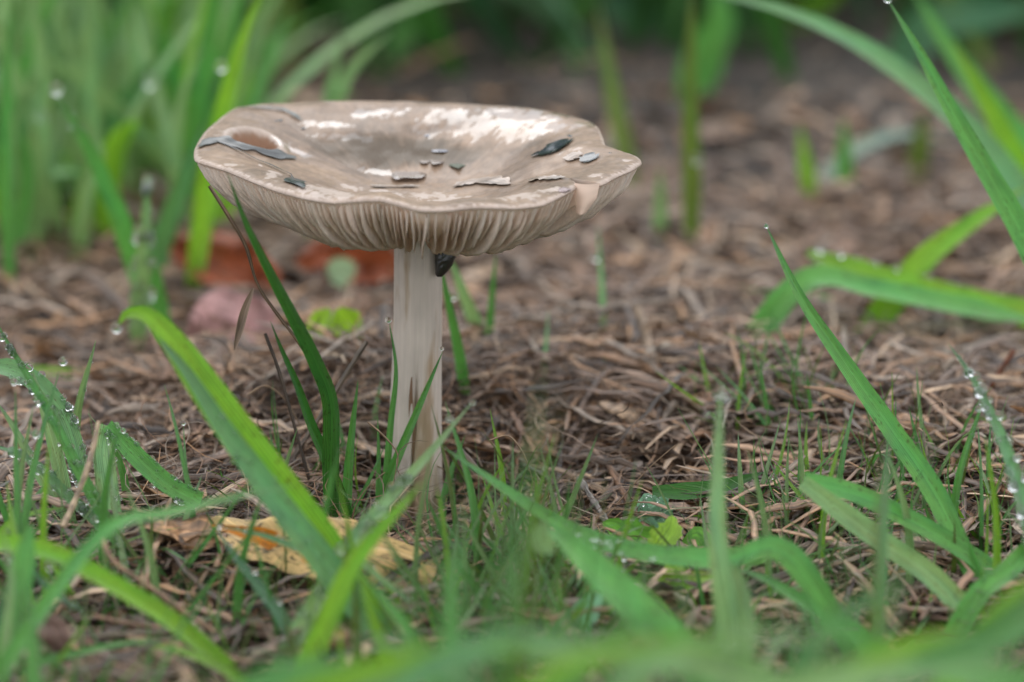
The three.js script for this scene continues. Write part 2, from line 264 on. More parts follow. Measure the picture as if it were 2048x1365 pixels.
// ---------------------------------------------------------------- ribbons: grass blades and dead leaves
const blades = {};
function ribbon(o) {
  const P = o.p.map((q) => q.isVector3 ? q : null), n = o.p.length; let len = [0];
  for (let i = 1; i < n; i++) len.push(len[i - 1] + Math.hypot(o.p[i][0] - o.p[i - 1][0], o.p[i][1] - o.p[i - 1][1]));
  let z0, z1; if (Array.isArray(o.z)) [z0, z1] = o.z; else z0 = z1 = o.z;
  if (z0 === undefined || z0 === null) z0 = onGround(...o.p[0]).z; if (z1 === undefined || z1 === null) z1 = z0;
  const pts = o.p.map((q, i) => P[i] ?? atZ(q[0], q[1], q[2] ?? lerp(z0, z1, len[i] / len[n - 1])));
  for (const p of pts) p.y = Math.max(p.y, ground(p.x, p.z) + 0.0005);
  const mid = pts[Math.floor(n / 2)], hw = o.w * pxSize(mid) / 2;
  if (!o.air) {
    const p = pts[0], h = ground(p.x, p.z), drop = p.y - h;
    if (drop > 0.002) {
      const d = p.clone().sub(pts[1]).normalize(), k = d.y < -0.45 ? drop / -d.y : drop * 0.9;
      const q = V(p.x + d.x * k, 0, p.z + d.z * k * 0.6); q.y = ground(q.x, q.z) - 0.002; pts.unshift(q);
    }
  }
  const curve = new THREE.CatmullRomCurve3(pts, false, 'centripetal'), NS = o.seg ?? Math.max(24, pts.length * 9), NC = o.cols ?? 7, L = curve.getLength();
  const face = (o.face ? V(...o.face) : V(Math.sin(o.yaw ?? 0), 0.45, Math.cos(o.yaw ?? 0))).normalize(), frames = [];
  const C = curve.getSpacedPoints(NS), prf = o.prof ?? ((t) => Math.min(1, 0.6 + t * 1.4) * Math.pow(1 - Math.pow(t, 2.4), 0.85));
  let Wp = null;
  for (let i = 0; i <= NS; i++) {
    const T = C[Math.min(NS, i + 1)].clone().sub(C[Math.max(0, i - 1)]).normalize(), t = i / NS;
    let W = T.clone().cross(face); if (W.length() < 0.15 && Wp) W = Wp.clone(); W.addScaledVector(T, -W.dot(T)).normalize(); if (Wp && W.dot(Wp) < 0 && !o.flip) W.negate(); Wp = W.clone();
    const tw = lerp(o.tw?.[0] ?? 0, o.tw?.[1] ?? 0, t); W.applyAxisAngle(T, tw);
    frames.push({ c: C[i], W, N: W.clone().cross(T).normalize(), h: Math.max(0.00002, hw * prf(t)) });
  }
  const fold = o.fold ?? 0.3, wav = o.wave ?? 0, sd = o.p.length * 3.7 + o.w;
  const at = (t, s, lift = 0) => {
    const f = t * NS, i = Math.min(NS - 1, Math.floor(f)), k = f - i, A = frames[i], B = frames[i + 1], h = lerp(A.h, B.h, k) * (o.edge ? o.edge(t, s) : 1);
    const N = A.N.clone().lerp(B.N, k).normalize();
    return { p: A.c.clone().lerp(B.c, k).addScaledVector(A.W.clone().lerp(B.W, k), s * h).addScaledVector(N, -fold * h * Math.abs(s) ** 1.3 * -1 + wav * h * (noise(t * 7 + sd, s * 2 + 5, 3) - 0.5) + lift), N };
  };
  const g = grid(NC, NS + 1, (i, j) => { const s = i / (NC - 1) * 2 - 1, q = at(j / NS, s).p; return [q.x, q.y, q.z, (s + 1) / 2, j / NS * L / 0.05]; });
  return { g, at, pts, L, hw };
}
const drops = [];
function dropAt(p, r, label, grp) { drops.push({ p, r, label, grp }); }
const beadGeo = new THREE.IcosahedronGeometry(1, 1), bead2 = new THREE.IcosahedronGeometry(1, 2);
function grass(o) {
  const rb = ribbon(o), root = group(o.n ?? 'grass_blade', rb.pts[0]);
  tag(root, o.l, o.cat ?? 'grass blade', o.g);
  rb.g.translate(-rb.pts[0].x, -rb.pts[0].y, -rb.pts[0].z);
  mesh('blade', rb.g, o.m ?? GREEN[o.c], root);
  if (o.dew) {
    const [n, r0, r1, t0 = 0.1, t1 = 1, edge = 0.6] = o.dew, gs = [];
    for (let k = 0; k < n; k++) {
      const t = rr(t0, t1), s = rnd() < edge ? (rnd() < 0.5 ? -1 : 1) * rr(0.9, 1.0) : rr(-0.85, 0.85), r = (r0 * 1.5 + (r1 - r0) * rnd() ** 2) * 0.000125, q = rb.at(t, s, r * 0.55);
      gs.push((r > 0.0003 ? bead2 : beadGeo).clone().scale(r, r * rr(0.8, 1), r).translate(q.p.x - rb.pts[0].x, q.p.y - rb.pts[0].y, q.p.z - rb.pts[0].z));
    }
    const d = mesh('dew_beads', mergeGeometries(gs), water, root); d.userData.kind = 'stuff'; d.userData.label = 'tiny dew beads on the blade';
  }
  return rb;
}
const cut = (t) => Math.min(1, 0.7 + t) , broad = (t) => Math.pow(Math.sin(Math.PI * clamp(0.04 + 0.96 * t)), 0.7), strip = (t) => Math.min(1, 0.3 + t * 6) * Math.min(1, 0.25 + (1 - t) * 5);

// --- blades growing round the mushroom
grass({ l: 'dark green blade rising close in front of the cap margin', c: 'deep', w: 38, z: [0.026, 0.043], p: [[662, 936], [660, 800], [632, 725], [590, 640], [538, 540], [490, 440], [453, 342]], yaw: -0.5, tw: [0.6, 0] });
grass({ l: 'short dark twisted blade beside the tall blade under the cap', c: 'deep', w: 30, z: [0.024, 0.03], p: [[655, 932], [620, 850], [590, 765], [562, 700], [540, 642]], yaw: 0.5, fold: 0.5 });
grass({ l: 'upright narrow lime blade on the litter mound before the stem', c: 'mid', w: 25, z: [0.02, 0.022], p: [[694, 1000], [701, 900], [716, 760]], yaw: -0.3 });
grass({ l: 'small thin green sprout against the foot of the stem', c: 'mid', w: 14, z: [0.012, 0.012], p: [[757, 990], [757, 900], [755, 830]] });
grass({ l: 'narrow blade hugging the stem with a drop at its tip', c: 'mid', w: 19, z: [0.008, 0.007], p: [[770, 975], [780, 850], [791, 740], [778, 642]], yaw: 0.6 });
grass({ l: 'green blade leaning across the front of the stem', c: 'mid', w: 24, z: [0.009, 0.012], p: [[768, 985], [805, 895], [845, 800], [886, 702]], yaw: -0.4 });
grass({ l: 'narrow blade growing up along the shaded edge of the stem', c: 'mid', w: 24, z: [-0.035, -0.03], p: [[932, 800], [915, 690], [890, 575], [880, 520]] });
grass({ l: 'soft green blade behind the stem leaning toward it', c: 'pale', w: 30, z: [-0.09, -0.06], p: [[975, 710], [935, 610], [898, 510]] });
grass({ l: 'slim upright blade standing behind the cap edge in the straw', c: 'mid', w: 17, z: [-0.07, -0.06], p: [[978, 772], [980, 650], [992, 505]] });
grass({ l: 'thin straight blade in the straw heap behind the mushroom', c: 'mid', w: 13, z: [null, -0.07], p: [[1082, 832], [1090, 720], [1097, 620]] });
grass({ l: 'tiny green sprout beside a thin blade in the straw heap', c: 'mid', w: 13, z: [null, null], p: [[1066, 806], [1066, 760]] });
grass({ l: 'long thin blade hanging a drop below the torn cap margin', c: 'mid', w: 15, z: [null, -0.11], p: [[1210, 752], [1205, 600], [1196, 450]] });
grass({ l: 'small pale sprout in the straw behind the mushroom', c: 'pale', w: 15, z: [null, -0.11], p: [[1378, 735], [1368, 680], [1357, 620]] });
grass({ l: 'blade lying flat across the straw behind the stem', c: 'mid', w: 26, z: [-0.10, -0.10], p: [[890, 675], [1020, 668], [1110, 655], [1205, 650]], face: [0, 1, 0.5] });
grass({ l: 'short arched blade crossing a thin upright blade', c: 'mid', w: 20, z: [-0.115, -0.115], p: [[1210, 655], [1150, 635], [1070, 628]], face: [0, 1, 0.6] });
grass({ l: 'two-toned leafy sprout lying among the straw', c: 'mid', w: 26, z: [null, null], p: [[1235, 672], [1280, 700], [1320, 730]], face: [0, 1, 0.4] });
grass({ l: 'low green blade pair at the foot of the stem', c: 'mid', w: 18, z: [null, -0.01], p: [[930, 1000], [905, 945], [878, 888]] });
// --- front, big crossing blades
const big = grass({ l: 'broad bright blade arching over with a drop hanging at the bend', c: 'lime', w: 84, z: [0.085, 0.062], p: [[690, 1165], [610, 1050], [500, 905], [400, 765], [335, 672], [288, 628], [250, 630], [236, 655]], yaw: 0.25, fold: 0.35, prof: (t) => Math.min(1, 0.55 + t * 1.6) * Math.pow(1 - Math.pow(t, 5), 0.9), seg: 60 });
grass({ l: 'grey-green sheened blade lying along the broad bright blade', c: 'sheen', w: 62, z: [0.09, 0.066], p: [[660, 1140], [560, 1010], [450, 860], [370, 740], [300, 660]], face: [-0.5, 0.9, 0.6], dew: [26, 1, 6, 0.3, 0.8, 0.3] });
grass({ l: 'dewy blade reaching up across the stem from the crossing', c: 'pale', w: 38, z: [0.10, 0.055], p: [[560, 1330], [640, 1190], [700, 1090], [790, 985], [870, 895], [944, 806]], yaw: -0.2, dew: [46, 2, 9, 0.15, 0.75, 0.2] });
grass({ l: 'wide soft blade running down from the crossing', c: 'lime', w: 52, z: [0.12, 0.10], p: [[590, 1380], [650, 1250], [705, 1130], [760, 1060], [850, 960]], yaw: 0.3 });
grass({ l: 'drooping blade below the tan leaf with a bright drop', c: 'pale', w: 34, z: [0.085, 0.072], p: [[700, 1125], [760, 1160], [810, 1200], [835, 1240], [850, 1310]], face: [0.2, 1, 0.6], dew: [24, 1, 5, 0.4, 1, 0.6] });
grass({ l: 'bent narrow blade sloping down to the crossing', c: 'sheen', w: 32, z: [0.075, 0.07], p: [[1, 1], [1, 1]].length ? [[650, 1130], [560, 1085], [480, 1062], [432, 1056]] : [], face: [0, 1, 0.4], dew: [40, 1, 4, 0, 1, 1] });
grass({ l: 'narrow dark blade hanging from a bend beside the tan leaf', c: 'teal', w: 34, z: [0.09, 0.07], p: [[575, 1260], [520, 1180], [470, 1115], [432, 1060]], yaw: 0.5, dew: [30, 1, 4, 0, 1, 1] });
grass({ l: 'dull green blurred blade crossing level before the tan leaf', c: 'mid', w: 44, z: [0.115, 0.10], p: [[225, 1055], [330, 1030], [430, 1005], [520, 985], [590, 972]], face: [0, 1, 0.5] });
grass({ l: 'long fresh blade sloping down past the brown stalk in the litter', c: 'lime', w: 48, z: [0.098, 0.098], p: [[520, 1400], [420, 1310], [320, 1232], [200, 1160], [100, 1110], [0, 1092], [-60, 1090]], face: [0.1, 1, 0.55], prof: cut, fold: 0.4 });
grass({ l: 'short broken green stalk under the long fresh blade', c: 'lime', w: 20, z: [0.07, 0.08], p: [[145, 1200], [118, 1150], [85, 1105]] });
grass({ l: 'dew-frosted blunt blade lying in front of the litter', c: 'teal', w: 27, z: [0.095, 0.085], p: [[45, 1140], [90, 1175], [130, 1205], [162, 1222]], face: [0, 1, 0.7], prof: strip, dew: [50, 1, 3, 0, 1, 0.3] });
// --- folded pale blade and its neighbours
grass({ l: 'pale ribbed blade standing upright with its top folded over', c: 'pale', w: 44, z: [0.068, 0.03], p: [[285, 1330], [255, 1210], [228, 1080], [212, 960], [207, 900], [214, 852]], yaw: 0.15, prof: cut, dew: [46, 1, 4, 0.3, 1, 1] });
grass({ l: 'dark folded end of the ribbed blade slanting down with dew', c: 'mid', w: 38, z: [0.031, 0.045], p: [[214, 852], [250, 890], [300, 940], [350, 980], [400, 1005]], face: [-0.3, 0.7, 0.8], air: true, prof: cut, dew: [52, 1, 4.5, 0.05, 1, 0.8] });
grass({ l: 'split strip of pale blade along the ribbed blade', c: 'pale', w: 15, z: [0.06, 0.035], p: [[250, 1140], [235, 1060], [222, 960], [214, 880]], yaw: 0.3, dew: [30, 1, 3, 0, 1, 1] });
grass({ l: 'long slender dewy blade slanting down across the tuft', c: 'mid', w: 28, z: [0.05, 0.03], p: [[185, 990], [140, 905], [90, 810], [45, 735], [0, 660], [-14, 630]], yaw: -0.4, dew: [60, 1, 6, 0.2, 0.95, 0.3] });
grass({ l: 'needle-thin blade bearing a round drop on its point', c: 'mid', w: 18, z: [0.06, 0.04], p: [[48, 1060], [62, 960], [88, 850], [118, 742]], fold: 0.7 });
grass({ l: 'straight slim blade with a drop beside its point', c: 'mid', w: 17, z: [0.06, 0.05], p: [[36, 1050], [32, 920], [30, 778]], fold: 0.6 });
grass({ l: 'dew-edged blade curving over and down in the tuft', c: 'sheen', w: 40, z: [0.0, 0.025], p: [[-30, 730], [30, 742], [85, 778], [128, 835], [152, 905], [165, 985]], face: [-0.4, 0.9, 0.7], air: true, prof: strip, dew: [70, 1.5, 6, 0.2, 0.98, 0.9] });
grass({ l: 'broad pale blade behind the slender dewy blade', c: 'pale', w: 36, z: [0.03, 0.02], p: [[130, 1010], [115, 930], [92, 840], [64, 738]], yaw: 0.5 });
grass({ l: 'wet blade lying low with pooled drops in the tuft', c: 'sheen', w: 34, z: [0.045, 0.04], p: [[130, 990], [70, 930], [10, 900], [-40, 890]], face: [0, 1, 0.4], dew: [34, 2, 9, 0.1, 0.9, 0.3] });
grass({ l: 'ribbed blade sloping through the tuft behind thin blades', c: 'pale', w: 28, z: [0.035, 0.02], p: [[150, 1060], [80, 950], [30, 860], [-10, 800]], yaw: -0.3, dew: [24, 1, 4, 0, 1, 0.5] });
grass({ l: 'upright pale green blade standing behind the tuft', c: 'pale', w: 34, z: [0.01, 0.0], p: [[165, 1060], [160, 970], [148, 905], [140, 860]], yaw: 0.1 });
grass({ l: 'short bright blade at the base of the tuft', c: 'lime', w: 24, z: [0.07, 0.06], p: [[35, 1100], [22, 1030], [12, 960]] });
grass({ l: 'low bright blade spreading from the base of the tuft', c: 'lime', w: 28, z: [0.06, 0.05], p: [[10, 1060], [60, 1030], [130, 1015]], face: [0, 1, 0.6] });
grass({ l: 'blunt upright blurred blade crossing the long fresh blade', c: 'mid', w: 44, z: [0.11, 0.10], p: [[20, 1260], [40, 1180], [50, 1100], [62, 1050]], yaw: 0.2, prof: strip });
grass({ l: 'hair-thin green blade rising from the litter past the tan leaf', c: 'mid', w: 13, z: [0.05, 0.035], p: [[418, 1218], [398, 1100], [374, 960], [345, 830], [328, 770]] });
grass({ l: 'short hair-thin blade with a drop beside the thin rising blade', c: 'mid', w: 10, z: [0.05, 0.03], p: [[410, 1180], [378, 1000], [366, 850]] });
grass({ l: 'flat lime blade lying level behind the broad bright blade', c: 'lime', w: 32, z: [-0.075, -0.08], p: [[320, 768], [250, 766], [180, 754], [90, 748], [-20, 742]], face: [0, 1, 0.7], prof: strip });
// --- right front
grass({ l: 'long plain blade leaning up across the straw with a drop at its tip', c: 'mid', w: 46, z: [0.055, 0.0], p: [[1935, 1120], [1870, 985], [1785, 860], [1690, 725], [1600, 590], [1532, 450]], yaw: -0.3, fold: 0.4 });
grass({ l: 'dew-studded blade leaning up at the edge of the straw', c: 'sheen', w: 46, z: [0.075, 0.045], p: [[2075, 1120], [2040, 985], [2000, 870], [1950, 765], [1896, 686]], yaw: 0.5, fold: 0.2, dew: [110, 1, 7, 0.25, 0.95, 0.75] });
grass({ l: 'tall pale upright blade with beaded drops near its tip', c: 'pale', w: 50, z: [0.12, 0.085], p: [[1462, 1400], [1452, 1250], [1435, 1080], [1435, 950], [1442, 765]], yaw: 0.1, dew: [26, 1, 3.5, 0.7, 0.99, 0.7] });
grass({ l: 'drooping pale blade lying against the tall upright blade', c: 'pale', w: 46, z: [0.115, 0.10], p: [[1495, 1330], [1490, 1240], [1470, 1160], [1445, 1130]], yaw: -0.5, air: true, prof: strip });
grass({ l: 'ribbed blade with a sharp fold, its upper side facing up', c: 'mid', w: 44, z: [0.055, 0.055], p: [[2000, 1150], [1900, 1085], [1800, 1030], [1700, 985], [1608, 964]], face: [0.1, 0.75, 0.7], prof: cut, fold: 0.15 });
grass({ l: 'paler ribbed underside of the sharply folded blade', c: 'pale', w: 44, z: [0.057, 0.075], p: [[1606, 966], [1690, 1030], [1780, 1095], [1860, 1150], [1920, 1210]], face: [-0.3, 0.6, 0.8], air: true, prof: cut, fold: 0.35 });
grass({ l: 'soft pale blade standing before the long plain blade', c: 'sheen', w: 32, z: [0.11, 0.09], p: [[1755, 1230], [1762, 1120], [1772, 980], [1780, 850]], yaw: 0.4 });
grass({ l: 'soft lime blade behind the sharply folded blade', c: 'lime', w: 30, z: [0.03, 0.03], p: [[1680, 1150], [1655, 1060], [1628, 985]] });
grass({ l: 'narrow sprout with a drop above the leafy weed', c: 'mid', w: 12, z: [0.02, 0.02], p: [[1568, 1040], [1555, 990], [1548, 955]] });
grass({ l: 'wide blade running low below the leafy weed', c: 'mid', w: 50, z: [0.09, 0.075], p: [[1720, 1280], [1620, 1215], [1540, 1165], [1470, 1135]], face: [0, 1, 0.6], dew: [20, 1, 4, 0.2, 0.9, 0.6] });
grass({ l: 'dewy green blade at the corner of the folded blade', c: 'mid', w: 44, z: [0.08, 0.07], p: [[1960, 1190], [2010, 1150], [2060, 1105], [2110, 1070]], face: [0.1, 1, 0.6], prof: strip, dew: [36, 1, 4, 0.1, 0.9, 0.3] });
grass({ l: 'arched blade carrying a row of oval drops before the weed', c: 'mid', w: 56, z: [0.085, 0.055], p: [[1560, 1100], [1470, 1118], [1380, 1116], [1270, 1102], [1160, 1068], [1060, 1012], [965, 948], [888, 896]], face: [-0.15, 0.9, 0.75], fold: 0.12, seg: 70, dew: [40, 1, 4, 0.3, 0.95, 0.4] });
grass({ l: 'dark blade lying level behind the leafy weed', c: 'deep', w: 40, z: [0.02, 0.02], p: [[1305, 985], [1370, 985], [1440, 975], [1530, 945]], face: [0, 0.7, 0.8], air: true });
grass({ l: 'broad blurred blade with a rounded bend below the arched blade', c: 'mid', w: 92, z: [0.135, 0.10], p: [[1460, 1400], [1350, 1300], [1240, 1190], [1150, 1100], [1095, 1055]], yaw: 0.4, prof: (t) => Math.min(1, 0.7 + t) * Math.pow(1 - Math.pow(t, 6), 0.8), seg: 40 });
grass({ l: 'small rounded pale leaf end at the bend of the broad blade', c: 'pale', w: 46, z: [0.098, 0.10], p: [[1090, 1045], [1082, 1080], [1110, 1108]], face: [0, 0.5, 1], air: true, prof: broad });
// --- bottom, soft and close to the lens
grass({ l: 'very broad soft blade arching low along the frame edge with big drops', c: 'pale', w: 84, z: [0.2, 0.19], p: [[1560, 1390], [1400, 1330], [1250, 1310], [1080, 1300], [920, 1320], [800, 1350], [650, 1400]], face: [0, 0.5, 1], dew: [16, 3, 14, 0.4, 0.7, 0.2], yaw: 0 });
grass({ l: 'soft sheened blade low in front with a pale back', c: 'sheen', w: 100, z: [0.2, 0.19], p: [[560, 1395], [720, 1360], [880, 1330], [1040, 1300], [1200, 1270]], face: [0, 0.6, 1] });
grass({ l: 'soft wide blade low below the drooping pale blade', c: 'sheen', w: 110, z: [0.2, 0.19], p: [[2100, 1230], [1960, 1290], [1800, 1320], [1600, 1360], [1450, 1420]], face: [0, 0.6, 1] });
grass({ l: 'soft lime blade lying low across the very front by the frame edge', c: 'lime', w: 80, z: [0.24, 0.23], p: [[1020, 1420], [1120, 1345], [1260, 1300], [1420, 1290], [1560, 1330]], face: [0, 0.7, 1] });
grass({ l: 'soft deep green blade filling the gap under the low blades', c: 'mid', w: 110, z: [0.21, 0.2], p: [[2100, 1400], [1950, 1350], [1780, 1310], [1640, 1240], [1560, 1180]], face: [0, 0.7, 1] });
grass({ l: 'soft pale blade crossing low before the leafy weed', c: 'pale', w: 90, z: [0.23, 0.22], p: [[1180, 1430], [1290, 1340], [1400, 1290], [1540, 1270], [1700, 1290]], face: [0, 0.7, 1] });
grass({ l: 'soft green blade rising low beside the drooping pale blade', c: 'mid', w: 84, z: [0.2, 0.19], p: [[1420, 1430], [1380, 1340], [1310, 1260], [1200, 1200]], yaw: -0.2 });
grass({ l: 'soft bright blade lying low under the mushroom foot', c: 'lime', w: 84, z: [0.22, 0.21], p: [[560, 1430], [700, 1360], [860, 1310], [1010, 1300], [1120, 1330]], face: [0, 0.6, 1] });
for (const [l, c, w, z, p, face] of [
  ['soft sheened blade low under the drooping dewy blade', 'sheen', 110, [0.23, 0.22], [[740, 1440], [840, 1350], [960, 1290], [1090, 1270], [1210, 1300]], [0, 0.8, 1]],
  ['soft green blade leaning low before the arched blade', 'mid', 100, [0.2, 0.18], [[1080, 1440], [1150, 1340], [1240, 1270], [1330, 1230]], [0.2, 0.4, 1]],
  ['soft lime blade leaning low before the wide low blade', 'lime', 100, [0.22, 0.2], [[1640, 1440], [1720, 1350], [1830, 1290], [1960, 1260]], [0, 0.6, 1]],
  ['soft pale blade lying lowest beside the corner blade', 'pale', 110, [0.24, 0.23], [[1500, 1440], [1660, 1370], [1840, 1345], [2100, 1340]], [0, 0.8, 1]],
  ['soft green blade lowest beneath the crossing', 'mid', 90, [0.22, 0.21], [[420, 1440], [520, 1360], [640, 1325], [760, 1330]], [0, 0.7, 1]],
  ['soft teal blade lowest before the fanning blades', 'sheen', 90, [0.2, 0.19], [[980, 1440], [900, 1340], [800, 1290], [690, 1280]], [0, 0.8, 1]],
]) grass({ l, c, w, z, p, face });
grass({ l: 'soft blade curving up under the drooping pale blade', c: 'sheen', w: 80, z: [0.19, 0.18], p: [[1560, 1420], [1620, 1300], [1700, 1220], [1830, 1160]], yaw: 0.3 });
grass({ l: 'soft lime blade rising low in the corner', c: 'lime', w: 90, z: [0.17, 0.16], p: [[1880, 1400], [1960, 1270], [2030, 1190], [2100, 1130]], yaw: 0.2 });
grass({ l: 'soft green blade upright in front of the mushroom foot', c: 'mid', w: 74, z: [0.185, 0.17], p: [[905, 1400], [900, 1270], [905, 1150], [935, 1060]], yaw: 0.2 });
grass({ l: 'soft green blade fanning from the crossing low in front', c: 'mid', w: 44, z: [0.125, 0.12], p: [[880, 1400], [820, 1270], [760, 1190], [720, 1140]], yaw: 0.4 });
grass({ l: 'second soft blade fanning from the crossing low in front', c: 'lime', w: 36, z: [0.12, 0.115], p: [[800, 1380], [760, 1280], [735, 1200], [715, 1130]], yaw: 0.1 });
grass({ l: 'thin soft stem standing under the crossing', c: 'olive', w: 24, z: [0.11, 0.11], p: [[715, 1320], [712, 1240], [708, 1150]] });
grass({ l: 'soft blade lying low beneath the long fresh blade', c: 'lime', w: 26, z: [0.11, 0.10], p: [[480, 1365], [380, 1310], [290, 1290], [230, 1285]], face: [0, 1, 0.6] });
grass({ l: 'level green blade low in front of the litter', c: 'mid', w: 24, z: [0.105, 0.10], p: [[70, 1335], [150, 1310], [240, 1290], [360, 1275]], face: [0, 1, 0.6] });
grass({ l: 'soft vertical stem low before the tuft', c: 'mid', w: 36, z: [0.13, 0.12], p: [[72, 1420], [66, 1330], [62, 1240], [64, 1180]] });
grass({ l: 'soft pale stem low beside the tuft', c: 'pale', w: 26, z: [0.12, 0.11], p: [[8, 1330], [14, 1240], [22, 1160], [5, 1060]] });

// --- behind, left of the cap
const back = [
  ['upright dark-lime blade at the outer edge of the tuft behind the mushroom', 'mid', 36, [-0.16, -0.15], [[24, 640], [14, 430], [12, 220], [26, -30]]],
  ['tall light blade next to the outer one in the rear tuft', 'pale', 46, [-0.19, -0.18], [[70, 600], [76, 380], [82, 160], [66, -30]]],
  ['tall yellow-green blade standing in the rear tuft', 'pale', 42, [-0.21, -0.2], [[192, 560], [188, 380], [182, 200], [168, -30]]],
  ['dark green blade slanting down with a drop at its tip in the rear tuft', 'mid', 50, [-0.125, -0.105], [[318, 655], [276, 540], [222, 395], [165, 275], [106, 184]]],
  ['sheened blade leaning across the rear tuft', 'sheen', 62, [-0.24, -0.22], [[140, 400], [190, 290], [255, 205], [330, 95]]],
  ['broad blade leaning back in the rear tuft', 'mid', 70, [-0.25, -0.25], [[410, 340], [370, 200], [325, 80], [290, -30]]],
  ['short sheened blade meeting the broad leaning blade', 'teal', 36, [-0.22, -0.2], [[385, 300], [415, 210], [452, 120]]],
  ['bright lime blade rising from behind the cap', 'lime', 60, [-0.155, -0.125], [[383, 622], [402, 480], [428, 320], [462, 170], [490, 70], [535, -40]]],
  ['sheened blade leaning toward the cap from behind', 'sheen', 52, [-0.16, -0.15], [[318, 500], [350, 410], [385, 310], [408, 240]]],
  ['dewy yellow-green stalk at the front of the rear tuft', 'pale', 40, [-0.10, -0.09], [[272, 720], [280, 600], [288, 480], [296, 350]]],
  ['short deep green blade beside the dewy stalk', 'mid', 34, [-0.10, -0.1], [[330, 700], [322, 610], [308, 500]]],
  ['pale blade low in the rear tuft', 'sheen', 60, [-0.23, -0.2], [[120, 520], [90, 400], [40, 280], [10, 190]]],
  ['lime blade filling the rear tuft at its foot', 'lime', 44, [-0.2, -0.19], [[230, 560], [215, 450], [232, 330], [260, 240]]],
  ['green blade leaning across at the back of the rear tuft', 'mid', 60, [-0.3, -0.3], [[60, 400], [120, 240], [210, 90], [260, -20]]],
  ['green blade low behind the dewy stalk', 'mid', 46, [-0.19, -0.18], [[20, 520], [50, 420], [55, 330], [30, 220]]],
  ['soft blade fading out at the back of the rear tuft', 'teal', 80, [-0.34, -0.34], [[230, 330], [240, 200], [235, 80], [250, -40]]],
  ['pale blade of the rear tuft drooping toward the litter', 'pale', 40, [-0.18, -0.16], [[160, 480], [175, 380], [200, 300], [170, 240]]],
  ['level dark blade behind the bright lime blade', 'teal', 60, [-0.42, -0.42], [[270, 20], [390, 35], [480, 60], [600, 110]]],
];
const backDew = { 9: [40, 4, 9, 0.2, 1, 0.5], 3: [8, 3, 5, 0.8, 1, 0.5] };
back.forEach(([l, c, w, z, p], i) => grass({ l, c, w, z, p, yaw: rr(-0.3, 0.3), fold: 0.2, tw: [rr(-0.2, 0.2), rr(-0.2, 0.2)], dew: backDew[i] }));
// --- behind the cap and to its far side
const far = [
  ['upright pale blade of the fork sprouting behind the cap', 'pale', 40, [-0.2, -0.2], [[650, 300], [658, 200], [672, 130], [692, 66]]],
  ['leaning pale blade of the fork sprouting behind the cap', 'pale', 44, [-0.2, -0.2], [[655, 300], [675, 195], [715, 125], [790, 58]]],
  ['small lime leaf at the foot of the fork behind the cap', 'lime', 40, [-0.2, -0.2], [[640, 230], [680, 190], [715, 190]]],
  ['slender upright blade just past the torn cap margin', 'olive', 42, [null, -0.3], [[1268, 415], [1248, 300], [1222, 170], [1196, 10]]],
  ['tall straight yellow-green stalk behind the mushroom', 'olive', 40, [null, -0.2], [[1380, 525], [1384, 360], [1380, 180], [1386, -40]]],
  ['broad pale blade arching down over the bare earth', 'sheen', 84, [-0.13, -0.15], [[2100, 470], [2010, 350], [1920, 245], [1800, 145], [1680, 70], [1560, 20], [1400, -20]]],
  ['crisp green blade climbing past the arching pale blade', 'mid', 62, [-0.02, -0.03], [[2090, 560], [2030, 440], [1960, 320], [1900, 215], [1840, 105], [1774, -4]]],
  ['wide soft blade behind the crisp climbing blade', 'mid', 70, [-0.2, -0.22], [[2100, 340], [2000, 230], [1910, 110], [1820, -30]]],
  ['yellow-green blade beside the crisp climbing blade', 'lime', 66, [-0.16, -0.16], [[2120, 440], [2040, 330], [1960, 180], [1900, 80]]],
  ['grey-green blade arched low over the bare earth', 'grey', 40, [null, -0.3], [[1620, 400], [1660, 345], [1730, 290], [1820, 268], [1920, 290]]],
  ['short lime sprout on the bare earth with a drop', 'lime', 36, [null, null], [[1622, 435], [1612, 340], [1600, 248]]],
  ['short green sprout standing on the bare earth', 'mid', 36, [null, null], [[1694, 410], [1690, 330], [1688, 235]]],
  ['olive sprout crossing the grey-green arched blade', 'olive', 44, [null, null], [[1832, 385], [1838, 310], [1850, 220]]],
  ['short pale sprout in the gap past the cap', 'pale', 32, [null, null], [[1318, 512], [1320, 420], [1320, 335]]],
  ['green blade folded low in the straw with water on its edge', 'lime', 82, [-0.1, -0.11], [[2120, 655], [1960, 615], [1820, 580], [1700, 545], [1616, 505]]],
  ['lime blade rising from the low folded blade', 'lime', 66, [-0.11, -0.12], [[1780, 610], [1850, 520], [1940, 450], [2060, 370]]],
  ['thin tail of green blade lying on the straw', 'mid', 30, [-0.13, -0.13], [[1640, 595], [1560, 590], [1470, 572]]],
  ['broad leaf lying under the low folded blade', 'mid', 60, [-0.09, -0.1], [[1620, 560], [1750, 580], [1900, 610], [2060, 640]]],
  ['soft teal blade low behind the long plain blade', 'teal', 26, [-0.02, -0.03], [[1780, 840], [1700, 850], [1580, 872]]],
  ['level lime blade behind the dew-studded blade', 'lime', 40, [-0.02, -0.03], [[2090, 860], [1980, 845], [1850, 842]]],
  ['broad dark leaf blade at the back of the clearing', 'mid', 110, [-0.55, -0.55], [[980, 190], [920, 120], [850, 20], [780, -60]]],
  ['big teal leaf hanging at the back of the clearing', 'teal', 120, [-0.5, -0.5], [[1420, 120], [1340, 60], [1260, 20], [1150, -40]]],
  ['round green leaf behind the straight stalk', 'mid', 90, [-0.4, -0.4], [[1410, 110], [1440, 40], [1420, -40]]],
  ['lime leaf high at the back of the clearing', 'lime', 90, [-0.55, -0.5], [[1460, 90], [1560, 70], [1700, -30]]],
  ['level teal blade at the back beyond the climbing blade', 'teal', 90, [-0.45, -0.45], [[1880, 40], [1980, 30], [2100, 10]]],
];
